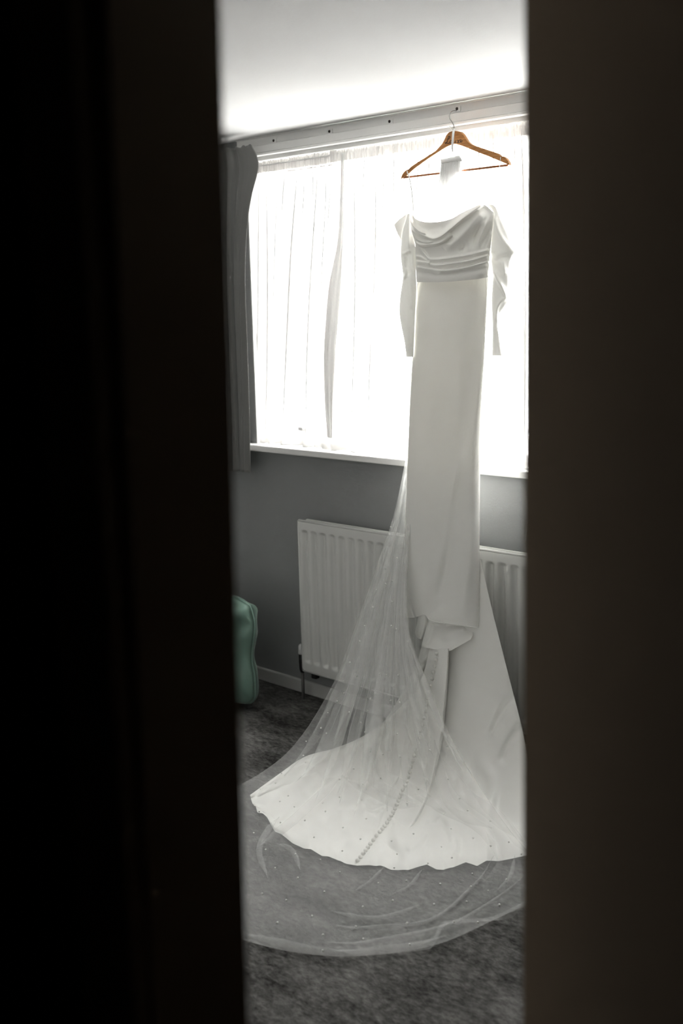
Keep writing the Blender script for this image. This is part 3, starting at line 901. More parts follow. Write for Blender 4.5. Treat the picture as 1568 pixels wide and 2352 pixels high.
Ub = np.linspace(0, 1, 40)[None, :]
eb = -.022 * np.sin(PI * Ub) ** .7 + .002 + np.zeros((70, 40))
sheet('skirt_back', nearer(on_y(GP[..., 0], GP[..., 1], gy(GP[..., 1])), eb), M_SATIN, gown)

# --- sleeves
def px3(poly): return z3(poly)
def sleeve(name, rows, bulge, folds, Yoff, eb=None, label=None):
    rows = np.array(rows, float)
    y = np.linspace(rows[0, 0], rows[-1, 0], 110)
    L = hermite(rows[:, 1], rows[:, 0], y)[:, 0]; Rr = hermite(rows[:, 2], rows[:, 0], y)[:, 0]
    nu = 44
    th = np.linspace(0, 2 * PI, nu + 1)
    uu = .5 - .5 * np.cos(th)                         # there and back
    dep = np.sin(th)
    PXz = L[:, None] + (Rr - L)[:, None] * uu[None]
    PX = 880 + PXz / 4.3556; PY = 450 + (y[:, None] + 0 * PXz) / 4.3556
    w = (Rr - L)[:, None] / 150.0
    e = bulge * dep[None] * np.clip(w, .15, 1)
    fr = np.clip(dep, 0, 1)[None]
    for (poly, amp, a, b) in folds:
        e = e + fold(PX, PY, z3(poly), amp, a, b, .15) * (fr > .02)
    G = nearer(on_y(PX, PY, gy(PY) + Yoff), e)
    return sheet(name, G, M_SLEEVE, gown, label=label)
sleeve('sleeve', [(178, 246, 266), (250, 225, 268), (330, 200, 280), (450, 181, 312), (560, 174, 325), (650, 178, 326), (720, 188, 326), (800, 196, 327), (870, 190, 330), (930, 180, 331), (1050, 165, 326), (1150, 160, 320), (1280, 176, 314), (1400, 200, 309), (1520, 220, 303), (1612, 230, 299)],
       .018, [([(178, 575), (215, 578), (245, 560), (275, 540)], .012, 3, 3), ([(245, 560), (240, 640), (236, 720), (262, 800)], -.016, 5, 4),
              ([(262, 190), (255, 330), (250, 470), (256, 560)], .010, 5, 4), ([(236, 720), (225, 780), (196, 832)], .012, 3, 3),
              ([(262, 800), (270, 900), (282, 1000), (280, 1150)], .008, 5, 5), ([(310, 480), (318, 640), (322, 760)], -.008, 4, 4),
              ([(232, 900), (225, 1100), (250, 1350), (258, 1580)], .006, 8, 8)], -.012)
# open turned-back shoulder band at the left
fl = [z3([(254, 170), (200, 210), (150, 250), (108, 292)]), z3([(250, 200), (205, 260), (160, 320), (135, 360)]),
      z3([(245, 240), (215, 310), (180, 380), (160, 412)]), z3([(240, 280), (212, 350), (190, 420), (180, 452)])]
GPf = grid_px(fl, 24, 24)
ef = .010 * np.sin(PI * np.linspace(0, 1, 24))[:, None] * np.sin(PI * np.linspace(0, 1, 24))[None] 
sheet('shoulder_band', nearer(on_y(GPf[..., 0], GPf[..., 1], gy(GPf[..., 1]) + .012), ef), M_BODICE, gown)
edge_b = resample(z3([(256, 168), (200, 208), (150, 248), (108, 292)]), 16)
tube('band_edge', on_y(edge_b[:, 0], edge_b[:, 1], gy(edge_b[:, 1]) + .010), .0012, M_SATIN, gown, 6)
sleeve('sleeve', [(84, 1020, 1095), (120, 1075, 1128), (170, 1098, 1148), (250, 1096, 1182), (350, 1086, 1235), (450, 1076, 1275), (530, 1072, 1308), (565, 1071, 1314), (620, 1075, 1280), (700, 1084, 1266), (800, 1096, 1256), (900, 1090, 1254), (1000, 1084, 1250), (1060, 1082, 1246), (1120, 1084, 1208), (1190, 1088, 1160), (1280, 1092, 1142), (1400, 1092, 1158), (1600, 1088, 1190)],
       .020, [([(1100, 180), (1130, 300), (1180, 420), (1300, 560)], .014, 6, 5), ([(1075, 560), (1120, 640), (1180, 620), (1280, 600)], -.010, 6, 6),
              ([(1090, 730), (1130, 820), (1190, 930), (1235, 1035)], .018, 6, 3), ([(1180, 620), (1200, 720), (1215, 800)], .010, 6, 6),
              ([(1235, 1035), (1180, 1055), (1140, 1120), (1130, 1260)], .010, 4, 4)], -.002)
# hanging loops
lp1 = [on_y(*z2(a, b), Y) for a, b, Y in ((243, 826, -.145), (238, 850, -.160), (255, 890, -.163), (278, 1000, -.158), (292, 1110, -.153), (303, 1290, -.152))]
lp2 = [on_y(*z2(a, b), Y) for a, b, Y in ((1170, 700, -.142), (1172, 715, -.160), (1160, 800, -.162), (1140, 930, -.158), (1122, 1050, -.154), (1106, 1180, -.152))]
for lp in (lp1, lp2):
    q = resample(np.array(lp), 24)
    tube('hanging_loop', q, .0026, M_LOOP, gown, 6, .45)

# --- train : the cloth falls from the back of the skirt and runs out over the carpet
def profile_hit(px, py, ys, zs):
    """meet each sight line with a draped surface whose height depends on the distance from the wall"""
    r = rays(px, py)
    lo = np.full(px.shape, (-2.2 - CAM[1])) / r[..., 1]
    hi = np.full(px.shape, (-0.10 - CAM[1])) / r[..., 1]
    for _ in range(44):
        mid = (lo + hi) / 2
        P = CAM + r * mid[..., None]
        above = P[..., 2] > np.interp(P[..., 1], ys, zs)
        lo = np.where(above, mid, lo); hi = np.where(above, hi, mid)
    return CAM + r * hi[..., None]
_t = np.linspace(0, 1, 80)
def soft_profile(pts):
    a = np.array(pts, float)
    q = resample(a, 160)
    o = np.argsort(q[:, 0]); return q[o, 0], q[o, 1]
TRY, TRZ = soft_profile([(-.180, .95), (-.186, .70), (-.196, .52), (-.215, .38), (-.25, .26), (-.31, .155), (-.40, .075), (-.50, .032), (-.62, .012), (-.80, .006), (-2.3, .006)])
VEY, VEZ = soft_profile([(-.135, 1.10), (-.150, .95), (-.175, .78), (-.215, .58), (-.265, .42), (-.33, .28), (-.42, .15), (-.52, .07), (-.64, .045), (-.80, .036), (-.93, .030), (-1.06, .014), (-1.2, .011), (-2.3, .010)])

ag = [[(574, 1826), (577, 1838), (582, 1851), (592, 1866)],
      [(640, 1778), (636, 1820), (634, 1870), (640, 1914)],
      [(700, 1738), (702, 1800), (706, 1880), (706, 1946)],
      [(770, 1718), (770, 1790), (772, 1880), (772, 1968)],
      [(835, 1690), (836, 1780), (836, 1880), (836, 1982)],
      [(893, 1648), (892, 1760), (888, 1880), (884, 1994)],
      [(936, 1606), (940, 1740), (936, 1880), (934, 1999)],
      [(975, 1562), (985, 1720), (986, 1870), (984, 1988)],
      [(1004, 1482), (1025, 1690), (1032, 1860), (1030, 1994)],
      [(1040, 1400), (1065, 1660), (1078, 1850), (1078, 1984)],
      [(1084, 1300), (1115, 1620), (1132, 1830), (1136, 1976)],
      [(1103, 1284), (1132, 1410), (1166, 1545), (1203, 1695), (1222, 1820), (1232, 1958)]]
NUA, NVA = 260, 170
GA = grid_px(ag, NUA, NVA)
px, py = GA[..., 0].copy(), GA[..., 1].copy()
Va = np.linspace(0, 1, NVA)[:, None]; Ua = np.linspace(0, 1, NUA)[None]
HEMX = [574, 578, 588, 603, 613, 631, 646, 672, 698, 713, 739, 754, 795, 819, 848, 872, 895, 935, 960, 980, 1002, 1020, 1038, 1069, 1084, 1095, 1117, 1130, 1145, 1175, 1204, 1240]
HEMY = [1829, 1848, 1866, 1868, 1877, 1910, 1916, 1937, 1949, 1950, 1966, 1967, 1984, 1988, 1987, 1990, 1998, 1999, 1991, 1985.5, 1997, 1998, 1993, 1980.5, 1985, 1989, 1976.5, 1977, 1978, 1972, 1965.5, 1958]
py = py + (np.interp(px[-1], HEMX, HEMY) - py[-1])[None] * sstep(.6, 1, Va)
hemw = np.interp(GA[-1, :, 0], [574, 588, 603, 613, 631, 660, 690, 710, 730, 752, 780, 819, 848, 872, 895, 935, 960, 980, 1000, 1020, 1045, 1069, 1084, 1095, 1117, 1135, 1160, 1204, 1240],
                 [0, .3, .8, .5, .1, .1, .2, .7, .2, .6, .1, .2, .5, .3, 0, 0, .5, 1.0, .4, 0, .3, 1.0, .5, .2, 1.0, .6, .1, .5, 0])
base = profile_hit(px, py, TRY, TRZ)
e = .042 * hemw[None] * sstep(.78, 1, Va) ** 1.6
fl_ = sstep(1690, 1800, py)
e = e + fl_ * .018 * smooth_noise(e.shape, (5, 11), 21) * (1 - .7 * sstep(.9, 1, Va)) + fl_ * .008 * smooth_noise(e.shape, (10, 26), 22) * (1 - .6 * sstep(.9, 1, Va))
e = e + fold(px, py, [(585, 1822), (640, 1782), (720, 1738), (800, 1716), (850, 1688), (900, 1650), (940, 1606)], 0.0256, 12, 16, .08)
e = e + fold(px, py, [(690, 1905), (740, 1868), (800, 1850), (850, 1832)], 0.0176, 9, 12, .2)
e = e + fold(px, py, [(830, 1838), (855, 1860), (880, 1852), (900, 1876), (915, 1900)], 0.0192, 6, 7, .15)
e = e - fold(px, py, [(760, 1800), (830, 1806), (900, 1800)], 0.0128, 14, 14, .2)
e = e + fold(px, py, [(975, 1900), (1010, 1870), (1030, 1890), (1040, 1950)], 0.0160, 8, 8, .15)
e = e + fold(px, py, [(1040, 1900), (1055, 1940), (1050, 1975)], 0.0128, 5, 6, .15)
e = e + fold(px, py, [(930, 1955), (965, 1930), (985, 1905)], 0.0144, 8, 8, .2)
e = e + fold(px, py, [(1110, 1740), (1130, 1800), (1120, 1900), (1135, 1960)], 0.0192, 14, 14, .2)
e = e - fold(px, py, [(1180, 1590), (1150, 1640), (1125, 1700)], 0.0160, 10, 10, .2)
e = e - fold(px, py, [(1200, 1660), (1172, 1700), (1150, 1760)], 0.0160, 9, 9, .2)
e = e + fold(px, py, [(1150, 1500), (1165, 1600), (1195, 1690)], 0.0096, 12, 12, .2)
e = soften(e)
train3 = nearer(base, e)
train3[..., 2] = np.maximum(train3[..., 2], .004 + .003 * np.sin(px * .11) * np.sin(py * .13) + .002)
sheet('train', train3, M_SATIN, gown, label='long satin train spread in a wavy hem')
# turned hem under the edge
hem_line = train3[-1]
Gh = np.stack([hem_line, np.stack([hem_line[:, 0] - .004, hem_line[:, 1] + .006, np.maximum(hem_line[:, 2] - .004, .0015)], -1)], 0)
sheet('train_hem', Gh, M_SATIN, gown)

def bvh_of(G):
    nv, nu = G.shape[:2]
    idx = np.arange(nv * nu).reshape(nv, nu)
    F = np.stack([idx[:-1, :-1], idx[1:, :-1], idx[1:, 1:], idx[:-1, 1:]], -1).reshape(-1, 4)
    return BVHTree.FromPolygons([tuple(p) for p in G.reshape(-1, 3)], [tuple(int(i) for i in f) for f in F])
# --- button strip lying over the train
bl = [(986, 1490), (974, 1540), (959, 1582), (946, 1640), (930, 1700), (908, 1780), (876, 1860), (850, 1920)]
br = [(1032, 1490), (1029, 1560), (1024, 1620), (1017, 1690), (1006, 1750), (991, 1810), (966, 1870), (936, 1916)]
bmid = [((a[0] + b[0]) / 2, (a[1] + b[1]) / 2) for a, b in zip(bl, br)]
GBt = grid_px([bl, bmid, br], 48, 130)
px, py = GBt[..., 0], GBt[..., 1]
Vb = np.linspace(0, 1, 130)[:, None]; Ub = np.linspace(0, 1, 48)[None]
base = profile_hit(px, py, TRY, TRZ)
fade = 1 - sstep(.86, 1.0, Vb)
e = (.012 + .040 * sstep(0, .85, Ub) ** 1.2) * fade * (1 - .65 * sstep(.0, .35, 1 - Ub) * sstep(.35, .7, Vb)) + .005
e = e + .004 * smooth_noise(e.shape, (12, 2), 31) * fade * sstep(.25, .5, Vb)
e = e * (1 - .9 * sstep(.93, 1.0, Ub))                 # edge rolls back under
e = e - .02 * (1 - sstep(0, .12, Ub)) * sstep(.40, .6, Vb)
strip3 = nearer(base, e)
# rolled edge bulges a little outwards
sheet('button_placket', strip3, M_SATIN, gown, label='curved buttoned strip down the train')
bvh_b = bvh_of(strip3); bvh_a = bvh_of(train3)

# --- layers showing below the front hem
def patch(name, guides, nu, nv, efun, Y=-.195, mat=None, knots=None):
    GP = grid_px(guides, nu, nv, knots)
    U = np.linspace(0, 1, nu)[None]; Vq = np.linspace(0, 1, nv)[:, None]
    e = efun(GP[..., 0], GP[..., 1], U, Vq) + np.zeros(GP.shape[:2])
    return sheet(name, nearer(on_y(GP[..., 0], GP[..., 1], Y), e), mat or M_SATIN, gown)
patch('inner_layer', [[(978, 1405), (978, 1440), (972, 1465), (967, 1485)], [(1000, 1410), (996, 1450), (990, 1475), (985, 1489)],
                      [(1035, 1415), (1032, 1455), (1030, 1480), (1028, 1495)], [(1065, 1420), (1062, 1450), (1052, 1475), (1046, 1488)],
                      [(1090, 1425), (1088, 1445), (1084, 1462), (1080, 1469)]], 50, 40,
      lambda x, y, U, Vq: -.040 + .022 * np.sin(PI * U) ** .7 + .075 * Vq - fold(x, y, [(1000, 1430), (985, 1470), (975, 1485)], .012, 8, 8, .1) + fold(x, y, [(1010, 1470), (1040, 1450), (1075, 1440)], .010, 10, 12, .2))
patch('inner_layer', [[(962, 1405), (958, 1430), (953, 1455), (957, 1464)], [(972, 1405), (970, 1440), (966, 1462), (965, 1468)], [(984, 1405), (980, 1440), (974, 1462), (971, 1467)]], 16, 24,
      lambda x, y, U, Vq: -.012 + .016 * np.sin(PI * U))
patch('side_fold', [[(967, 1485), (960, 1514), (948, 1542), (930, 1578), (905, 1622), (880, 1660)], [(978, 1488), (972, 1520), (958, 1556), (942, 1592), (920, 1636), (898, 1676)],
                    [(995, 1492), (988, 1520), (974, 1546), (960, 1596), (944, 1640), (918, 1690)]], 30, 60,
      lambda x, y, U, Vq: -.004 + .022 * np.sin(PI * U) * (1 - .3 * Vq) + .045 * Vq + fold(x, y, [(958, 1524), (972, 1518), (984, 1506)], .006, 3, 4, .1), Y=-.20)

# --- covered buttons
btn_me = lathe_mesh('covered_button', [(.0034, -.004), (.0060, -.002), (.0069, .0010), (.0064, .0038), (.0046, .0062), (.0018, .0073)], 12)
btn_me.materials.append(M_BUTTON)
bpath = resample(np.array([(1004.5, 1501), (1003, 1517), (1000, 1531), (996.5, 1546), (994, 1561), (991.5, 1574), (986, 1592), (983, 1609), (975, 1650), (966, 1690), (954, 1732), (948, 1752), (944, 1768), (937, 1790), (931, 1806), (922, 1822), (916, 1840), (904, 1866), (896, 1880), (886, 1896), (873, 1912), (859, 1930), (845, 1949), (838, 1958), (826, 1974), (818, 1983)], float), 900)
cam_v = Vector(CAM)
def first_hit(x, y, trees):
    d = Vector(rays(np.array(x), np.array(y))).normalized()
    best = None
    for t in trees:
        h = t.ray_cast(cam_v, d)
        if h[0] is not None and (best is None or h[3] < best[3]): best = h
    return best, d
lastp = None
gl = Vector(gown.location)
for x, y in bpath:
    h, d = first_hit(x, y, (bvh_a, bvh_b))
    if h is None: continue
    if lastp is not None and (h[0] - lastp).length < .0230: continue
    lastp = h[0]
    nrm = h[1] if h[1].dot(d) < 0 else -h[1]
    o = bpy.data.objects.new('button', btn_me); COL.objects.link(o); o.parent = gown
    o.location = h[0] + nrm * .003 - gl
    o.rotation_euler = nrm.to_track_quat('Z', 'Y').to_euler()

# ------------------------------------------------------------------ veil
veil = empty('bridal_veil', (-2.35, -.6, 0), 'long sheer tulle veil scattered with pearls, flowing beside the gown onto the carpet', 'veil')
vg = [[(1012, 378), (1008, 400), (1004, 450), (1000, 560), (990, 760), (955, 950), (931, 1060), (905, 1180), (872, 1280), (840, 1370), (806, 1462), (770, 1560), (735, 1625), (700, 1680), (655, 1733), (600, 1775), (530, 1815), (440, 1870), (330, 1960)],
      [(1017, 377), (1015, 400), (1012, 450), (1006, 560), (992, 760), (958, 950), (934, 1060), (912, 1180), (886, 1280), (860, 1370), (832, 1462), (802, 1560), (768, 1640), (735, 1705), (690, 1768), (640, 1830), (575, 1900), (500, 1990), (420, 2080)],
      [(1024, 375), (1023, 400), (1021, 450), (1013, 560), (995, 760), (962, 950), (937, 1060), (918, 1180), (897, 1280), (876, 1370), (854, 1462), (830, 1560), (800, 1650), (775, 1730), (740, 1810), (700, 1890), (645, 1980), (590, 2070), (535, 2148)],
      [(1031, 373), (1031, 400), (1030, 450), (1020, 560), (999, 760), (966, 950), (940, 1060), (923, 1180), (906, 1280), (890, 1370), (873, 1462), (854, 1560), (832, 1650), (812, 1735), (785, 1830), (755, 1930), (715, 2030), (685, 2110), (650, 2182)],
      [(1038, 371), (1039, 400), (1039, 450), (1027, 560), (1003, 760), (970, 950), (943, 1060), (928, 1180), (914, 1280), (901, 1370), (889, 1462), (876, 1560), (862, 1650), (848, 1740), (832, 1840), (812, 1950), (795, 2050), (782, 2125), (765, 2195)],
      [(1045, 369), (1047, 400), (1048, 450), (1034, 560), (1008, 760), (975, 950), (946, 1060), (934, 1180), (922, 1280), (912, 1370), (904, 1462), (898, 1560), (892, 1650), (886, 1740), (882, 1840), (880, 1950), (882, 2050), (886, 2120), (888, 2190)],
      [(1051, 368), (1054, 400), (1056, 450), (1040, 560), (1012, 760), (980, 950), (950, 1060), (940, 1180), (930, 1280), (922, 1370), (920, 1462), (924, 1560), (930, 1650), (938, 1740), (950, 1840), (965, 1940), (985, 2030), (1002, 2100), (1018, 2164)],
      [(1056, 367), (1060, 400), (1062, 450), (1045, 560), (1016, 760), (984, 950), (954, 1060), (944, 1180), (934, 1280), (930, 1370), (934, 1462), (954, 1560), (975, 1650), (1002, 1740), (1035, 1830), (1075, 1920), (1110, 1995), (1140, 2055), (1165, 2098)],
      [(1061, 366), (1065, 400), (1066, 450), (1050, 560), (1020, 760), (988, 950), (957, 1060), (947, 1180), (936, 1290), (932, 1390), (946, 1480), (984, 1570), (1022, 1665), (1060, 1740), (1110, 1820), (1165, 1900), (1215, 1960), (1260, 2005), (1300, 2040)]]
NUV, NVV = 420, 210
uf = np.linspace(0, 1, NUV)
rv = np.random.default_rng(41)
vs = np.linspace(0, 1, NVV)
Gv = np.stack([resample(g, NVV) for g in vg], 0)          # (g, nv, 2)
kn3 = np.linspace(0, 1, len(vg))
PXV = np.zeros((NVV, NUV)); PYV = np.zeros((NVV, NUV)); DEP = np.zeros((NVV, NUV))
comp = [(n, rv.random() * 2 * PI, a) for n, a in ((3.2, .075), (5.7, .060), (9.3, .040), (15.1, .024), (26.0, .008))]
for j in range(NVV):
    pyc = Gv[4, j, 1]
    k_hang = (.25 + .75 * sstep(1000, 1200, pyc)) * (1 - .86 * sstep(1600, 1900, pyc))
    k_floor = sstep(1700, 1900, pyc)
    edge_w = sstep(0, .035, uf) * sstep(0, .035, 1 - uf)
    sh = np.zeros(NUV); dp = np.zeros(NUV)
    for n, p, a in comp:
        ph = 2 * PI * n * uf + p + .5 * vs[j] * math.sin(p * 3)
        sh += a * np.sin(ph) * k_hang
        dp += a * np.cos(ph)
    uu = uf + sh * sstep(0, .02, uf) * sstep(0, .02, 1 - uf); uu = np.abs(uu); uu = 1 - np.abs(1 - uu)
    q = hermite(Gv[:, j], kn3, uu)
    PXV[j] = q[:, 0]; PYV[j] = q[:, 1]
    DEP[j] = dp * edge_w * (.22 * k_hang * sstep(1000, 1350, pyc) + .03 * (1 - sstep(1700, 1850, pyc))) 
veil_low = profile_hit(PXV, PYV, VEY, VEZ)
Yup = lerp1(PYV, [360, 400, 470, 560, 900, 1040], [-.172, -.172, -.160, -.128, -.120, -.135])
veil_up = on_y(PXV, PYV, Yup)
mixw = sstep(1000, 1100, PYV)[..., None]
vb3 = veil_up * (1 - mixw) + veil_low * mixw
e = DEP.copy()
flr = sstep(1760, 1950, PYV)
nz = smooth_noise((NVV, NUV), (16, 9), 51)
e = e + flr * (.004 * np.abs(nz))
for poly, amp in (([(560, 2145), (640, 2168), (740, 2186), (860, 2178), (980, 2150), (1090, 2110), (1205, 2040)], .012),
                  ([(800, 2115), (900, 2118), (1000, 2105), (1090, 2030), (1150, 1960), (1165, 1900)], .016),
                  ([(820, 2150), (920, 2135), (1040, 2105), (1130, 2060), (1210, 2005)], .012),
                  ([(660, 1925), (690, 1960), (690, 2010)], .010), ([(600, 1975), (605, 1930), (640, 1905)], .012),
                  ([(830, 2060), (880, 2035), (925, 1990)], .008), ([(780, 2108), (860, 2108), (930, 2090)], .008),
                  ([(930, 2050), (965, 2005), (985, 1975)], .007)):
    e = e + fold(PXV, PYV, poly, amp, 7, 5, .12)
for poly, amp in (([(870, 1690), (866, 1740), (880, 1790), (920, 1840), (960, 1850), (1000, 1862)], .020),
                  ([(838, 1720), (842, 1770), (868, 1815), (905, 1835)], .016),
                  ([(960, 1690), (990, 1760), (1020, 1840), (1080, 1890), (1120, 1920), (1150, 1985)], .016),
                  ([(805, 1796), (850, 1806), (900, 1840), (950, 1858)], .012)):
    e = e + fold(PXV, PYV, poly, amp, 8, 5, .12)
veil3 = nearer(vb3, e)
veil3[..., 2] = np.maximum(veil3[..., 2], .007)
sheet('tulle', veil3, M_TULLE, veil, label='sheer pleated tulle')
bvh_v = bvh_of(veil3)
# rolled edges of the tulle
for nm, line in (('rolled_edge', veil3[25:, 0]), ('rolled_edge', veil3[25:, -1]), ('rolled_edge', veil3[-1, :])):
    tube(nm, line[::2], .0006, M_TULLE, veil, 5)
# gathered band and clear comb
bnd = [z2(575, 726), z2(640, 712), z2(700, 700), z2(762, 686)]
bnd2 = [z2(582, 764), z2(650, 752), z2(720, 745), z2(790, 740)]
g_a = resample(np.array(bnd), 20); g_b = resample(np.array(bnd2), 20)
Gb = np.zeros((6, 20, 3))
for k in range(6):
    a = k / 5
    p = g_a * (1 - a) + g_b * a
    Gb[k] = nearer(on_y(p[:, 0], p[:, 1], -.176), np.full(20, .004 * math.sin(a * PI)))
o = sheet('gathered_band', Gb, M_RIBBON, veil); sm = o.modifiers.new('thickness', 'SOLIDIFY'); sm.thickness = .004; sm.offset = 0
c0 = on_y(*z2(615, 700), -.172); c1 = on_y(*z2(760, 672), -.172)
comb = tube('comb_spine', [tuple(c0), tuple((c0 + c1) / 2), tuple(c1)], .0018, M_COMB, veil, 8, label='clear plastic comb')
for k in range(13):
    p = c0 + (c1 - c0) * (k / 12)
    q = p + np.array([0, -.002, .011 + .004 * math.sin(k * 1.3)])
    t_ = tube('comb_tooth', [tuple(p), tuple(q)], .0008, M_COMB, veil, 5)
rb = [(693, 655, -.172), (690, 600, -.175), (694, 530, -.172), (700, 460, -.168), (706, 425, -.158), (702, 418, -.150)]
rbp = resample(np.array([on_y(*z2(a, b), Y) for a, b, Y in rb]), 24)
tube('ribbon', rbp, np.interp(np.linspace(0, 1, 24), [0, .3, .8, 1], [.0022, .0048, .0052, .003]), M_RIBBON, veil, 8, .25, label='white satin ribbon tied on the hook')
rt = resample(np.array([on_y(*z2(a, b), Y) for a, b, Y in ((704, 425, -.156), (685, 412, -.164), (660, 393, -.166))]), 10)
tube('ribbon_tail', rt, .0042, M_RIBBON, veil, 8, .25)

# pleats where the tulle doubles over itself
def cz(pts): return [(540 + a / 2.2725, 1700 + b / 2.2725) for a, b in pts]
veil_trees = [bvh_v]
def band(pts, wpx, lift=.006, mat=None, arch=.004, n=60, k=9, t0=.25, t1=.25):
    q = resample(np.array(pts, float), n)
    tn = np.gradient(q, axis=0); tn /= np.linalg.norm(tn, axis=1, keepdims=True)
    nr_ = np.stack([-tn[:, 1], tn[:, 0]], -1)
    a = np.linspace(0, 1, n)
    w = wpx * (.12 + .88 * sstep(0, t0, a) * sstep(0, t1, 1 - a))
    G = np.zeros((n, k, 3))
    prev = None
    for i in range(n):
        h, d = first_hit(q[i, 0], q[i, 1], (bvh_v,))
        dist = h[3] if h is not None else prev
        if dist is None: return
        prev = dist
        for c in range(k):
            f = c / (k - 1) * 2 - 1
            x, y = q[i] + nr_[i] * w[i] * .5 * f
            r = rays(np.array(x), np.array(y)); r /= np.linalg.norm(r)
            G[i, c] = CAM + r * (dist - lift * sstep(1080, 1450, y) - arch * (1 - f * f))
    for _ in range(3):
        G[1:-1] = (G[:-2] + 2 * G[1:-1] + G[2:]) / 4
    G[..., 2] = np.maximum(G[..., 2], .011)
    sheet('tulle_fold', G, mat or M_TULLE, veil)
    veil_trees.append(bvh_of(G))
for pts, w in (([(1350, 600), (1280, 720), (1180, 820), (1090, 900), (1000, 945), (880, 965), (760, 970), (630, 980), (480, 960)], 9),
               ([(1560, 660), (1400, 800), (1280, 880), (1160, 945), (1040, 985), (900, 1015), (760, 1040), (640, 1060), (420, 1050)], 9),
               ([(0, 1000), (200, 1050), (340, 1085), (450, 1105), (600, 1118), (760, 1104), (900, 1080), (1100, 1020)], 22),
               ([(1580, 800), (1380, 940), (1200, 1020), (1050, 1065), (900, 1090), (700, 1105), (520, 1100)], 30),
               ([(500, 890), (650, 925), (740, 928), (850, 905), (980, 850)], 12), ([(170, 720), (125, 570), (170, 470), (230, 400)], 14),
               ([(220, 540), (290, 570), (340, 680)], 12), ([(780, 660), (700, 740), (620, 790)], 8), ([(980, 670), (900, 770), (820, 800)], 9),
               ([(1460, 600), (1430, 720), (1360, 790)], 9), ([(1310, 480), (1365, 580), (1380, 640), (1300, 740)], 14),
               ([(745, 0), (770, 170), (830, 215), (900, 250), (1000, 310), (1100, 380)], 26), ([(690, 0), (700, 170), (740, 230), (830, 280), (940, 320)], 24),
               ([(560, 190), (720, 270), (830, 325), (960, 345)], 24), ([(940, 280), (1110, 370), (1220, 420), (1310, 490), (1370, 620)], 26),
               ([(1040, 0), (1080, 220), (1120, 330), (1200, 400), (1340, 460)], 24), ([(1080, 100), (1200, 280), (1330, 380), (1500, 530)], 30),
               ([(1240, 280), (1400, 430), (1530, 600)], 26), ([(120, 560), (300, 420), (420, 310), (560, 180)], 22)):
    band(cz(pts), w, mat=M_TULLE if pts[0][1] > 490 else M_TULLE_SOFT)
rb_ = np.random.default_rng(77)
def base_px(u_, v_):
    g = np.stack([hermite(Gv[k2], vs, np.array([v_]))[0] for k2 in range(len(vg))], 0)
    return hermite(g, kn3, np.array([u_]))[0]
def vy_of(y):
    return float(np.interp(y, Gv[4, :, 1], vs))
for kk in range(17):
    u0 = .015 + .97 * (kk + .25 + .5 * rb_.random()) / 17
    du = rb_.uniform(-.035, .035)
    y0_, y1_ = rb_.uniform(1040, 1120), rb_.uniform(1660, 1900)
    ya = np.linspace(y0_ + 30, y1_, 12)
    pts = [base_px(np.clip(u0 + du * (i / 11), 0.0, 1.0), vy_of(y)) for i, y in enumerate(ya)]
    wide = rb_.uniform(10, 30)
    # narrower at the gathered top, opening downwards
    band(pts, wide, rb_.uniform(.004, .030), M_TULLE, rb_.uniform(.002, .010), 60, 7, .75, .22)
for kk in range(9):
    yb = (386, 392, 400, 410, 420, 430, 442, 456, 474)[kk]
    f = (yb - 375) / 100.0
    g4 = [[(1013, 376), (1012 - 4 * f, .5 * (376 + yb)), (1011 - 9 * f, yb + 3 * math.sin(kk * 2.1))], [(1025, 374), (1024 - 2 * f, .5 * (374 + yb)), (1023 - 4 * f, yb + 6)],
          [(1040, 371), (1039, .5 * (371 + yb)), (1037 - 2 * f, yb - 4 - 9 * f)], [(1060 - 3 * (kk % 3), 369), (1060 - 3 * (kk % 3) - 2 * f, .5 * (369 + yb) - 6 * f), (1058 - 4 * (kk % 3) - 12 * f, yb - 10 - 26 * f)]]
    Gq = grid_px(g4, 60, 24)
    ev = .002 * np.sin(np.linspace(0, (14 + kk) * PI, 60) + kk)[None] * np.linspace(.3, 1, 24)[:, None] + .0012 * kk
    sheet('gathered_tulle', nearer(on_y(Gq[..., 0], Gq[..., 1], -.172), ev), M_GATHER, veil)
# sharp creases running down the hanging tulle
for kk in range(13):
    u0 = .02 + .95 * (kk + .2 + .6 * rb_.random()) / 13
    du = rb_.uniform(-.05, .05)
    ya = np.linspace(rb_.uniform(1090, 1260), rb_.uniform(1600, 1780), 14)
    q = np.array([base_px(np.clip(u0 + du * (i / 13), 0.0, 1.0), vy_of(y)) for i, y in enumerate(ya)])
    q = resample(q, 40)
    P = []
    for x, y in q:
        h, d = first_hit(x, y, (bvh_v,))
        P.append(np.array(h[0] - d * .006) if h is not None else (P[-1] if P else None))
    if any(p is None for p in P): continue
    P = np.array(P)
    for _ in range(4): P[1:-1] = (P[:-2] + 2 * P[1:-1] + P[2:]) / 4
    a = np.linspace(0, 1, 40)
    tube('tulle_crease', P, .0009 * (.1 + .9 * sstep(0, .3, a) * sstep(0, .3, 1 - a)), M_GATHER, veil, 5, .5)

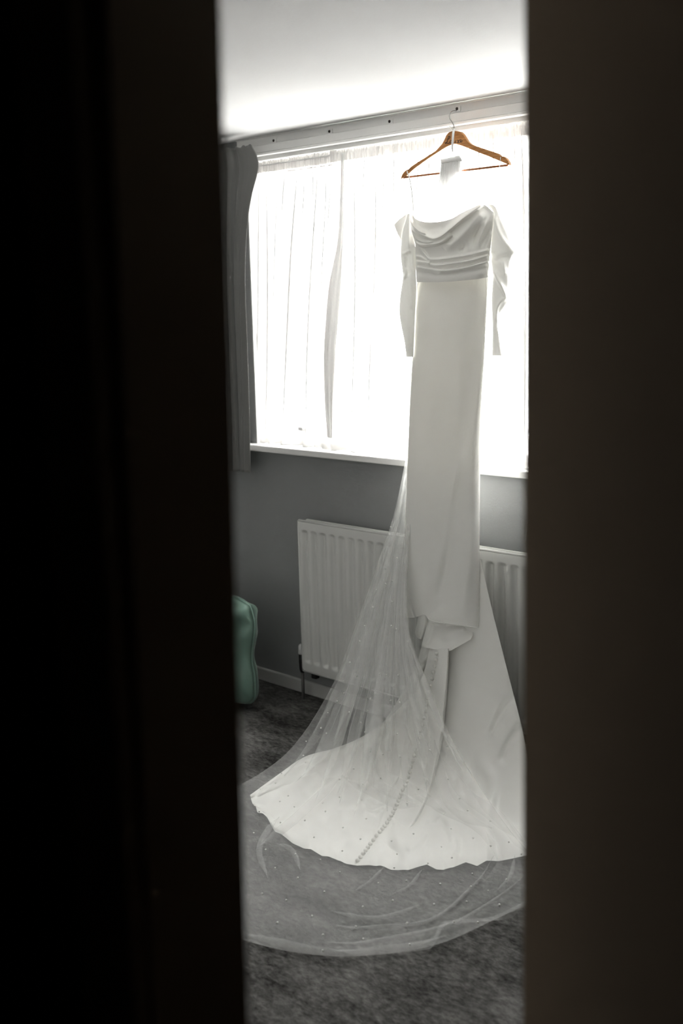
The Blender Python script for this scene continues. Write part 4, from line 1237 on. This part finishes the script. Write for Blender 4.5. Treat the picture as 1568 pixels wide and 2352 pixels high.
# --- pearls on the tulle
pearl_me = bpy.data.meshes.new('pearl')
bm = bmesh.new(); bmesh.ops.create_icosphere(bm, subdivisions=2, radius=.0031); bm.to_mesh(pearl_me); bm.free()
pearl_me.polygons.foreach_set('use_smooth', [True] * len(pearl_me.polygons)); pearl_me.materials.append(M_PEARL)
def conv(pts, ox, oy, s): return [(ox + a / s, oy + b / s) for a, b in pts]
pp = []
pp += conv([(718, 785), (587, 882), (555, 886), (772, 798), (642, 983), (682, 963), (735, 977), (706, 1039), (593, 1151), (575, 1130)], 880, 200, 4.3556)
pp += conv([(1354, 172), (1402, 412), (1310, 498), (1362, 593), (1312, 617), (1242, 663), (1362, 755), (1213, 800), (1150, 945), (1357, 946), (1397, 970), (1110, 1066), (1482, 1068), (1033, 1232), (982, 1378), (1265, 1322), (1320, 1330), (1410, 1332), (1088, 1340), (987, 1472), (1195, 1515), (1352, 1530), (1422, 1545), (1028, 1620), (1175, 1608), (935, 1535)], 500, 1160, 3.409)
pp += conv([(850, 108), (1060, 148), (1215, 168), (1287, 178), (892, 258), (1038, 244), (983, 338), (672, 382), (714, 423), (1016, 414), (1268, 427), (555, 487), (988, 525), (1055, 565), (1155, 588), (1290, 608), (1522, 555), (534, 598), (543, 653), (927, 700), (363, 735), (817, 783), (1137, 775), (996, 826), (1433, 860), (197, 857), (316, 812), (414, 912), (350, 955), (816, 922), (988, 945), (1343, 970), (463, 998), (685, 968), (706, 1034), (355, 1121), (188, 1036), (545, 1104), (1024, 1090), (843, 1160), (145, 1204), (616, 1237), (980, 1250), (1224, 1265), (1396, 1208), (237, 1335), (470, 1370), (838, 1343), (1017, 1357), (1266, 1368), (666, 1414), (312, 1478), (1244, 1476), (820, 1510), (490, 1555), (1120, 1595), (1340, 1578), (697, 1663), (212, 1680), (725, 262), (1240, 1055)], 540, 1560, 3.409)
pp += conv([(665, 582), (808, 548), (815, 815), (908, 975), (975, 1073), (780, 1100), (1160, 1160), (840, 1222), (1020, 1298), (1163, 1364), (760, 1370), (845, 1460), (650, 1505), (1013, 1592), (1292, 1640), (1003, 1697), (752, 1675), (475, 1652), (1143, 1732), (1413, 1430), (1312, 1332)], 800, 1560, 3.5636)
pp += conv([(280, 200), (390, 247), (516, 314), (333, 355), (215, 325), (290, 464), (458, 432), (512, 524), (510, 600), (672, 484), (705, 386), (850, 357), (708, 543), (920, 467), (1052, 375), (1210, 362), (1315, 310), (1370, 376), (1148, 460), (1265, 462), (933, 570), (596, 218), (1404, 254), (1083, 275)], 500, 1900, 2.1189)
seen = []
vl = Vector(veil.location)
for x, y in pp:
    if any((x - a) ** 2 + (y - b) ** 2 < 30 for a, b in seen): continue
    seen.append((x, y))
    h, d = first_hit(x, y, veil_trees)
    if h is None: continue
    o = bpy.data.objects.new('pearl', pearl_me); COL.objects.link(o); o.parent = veil
    o.location = h[0] - d * .0028 - vl
    s = random.uniform(.85, 1.1); o.scale = (s, s, s)
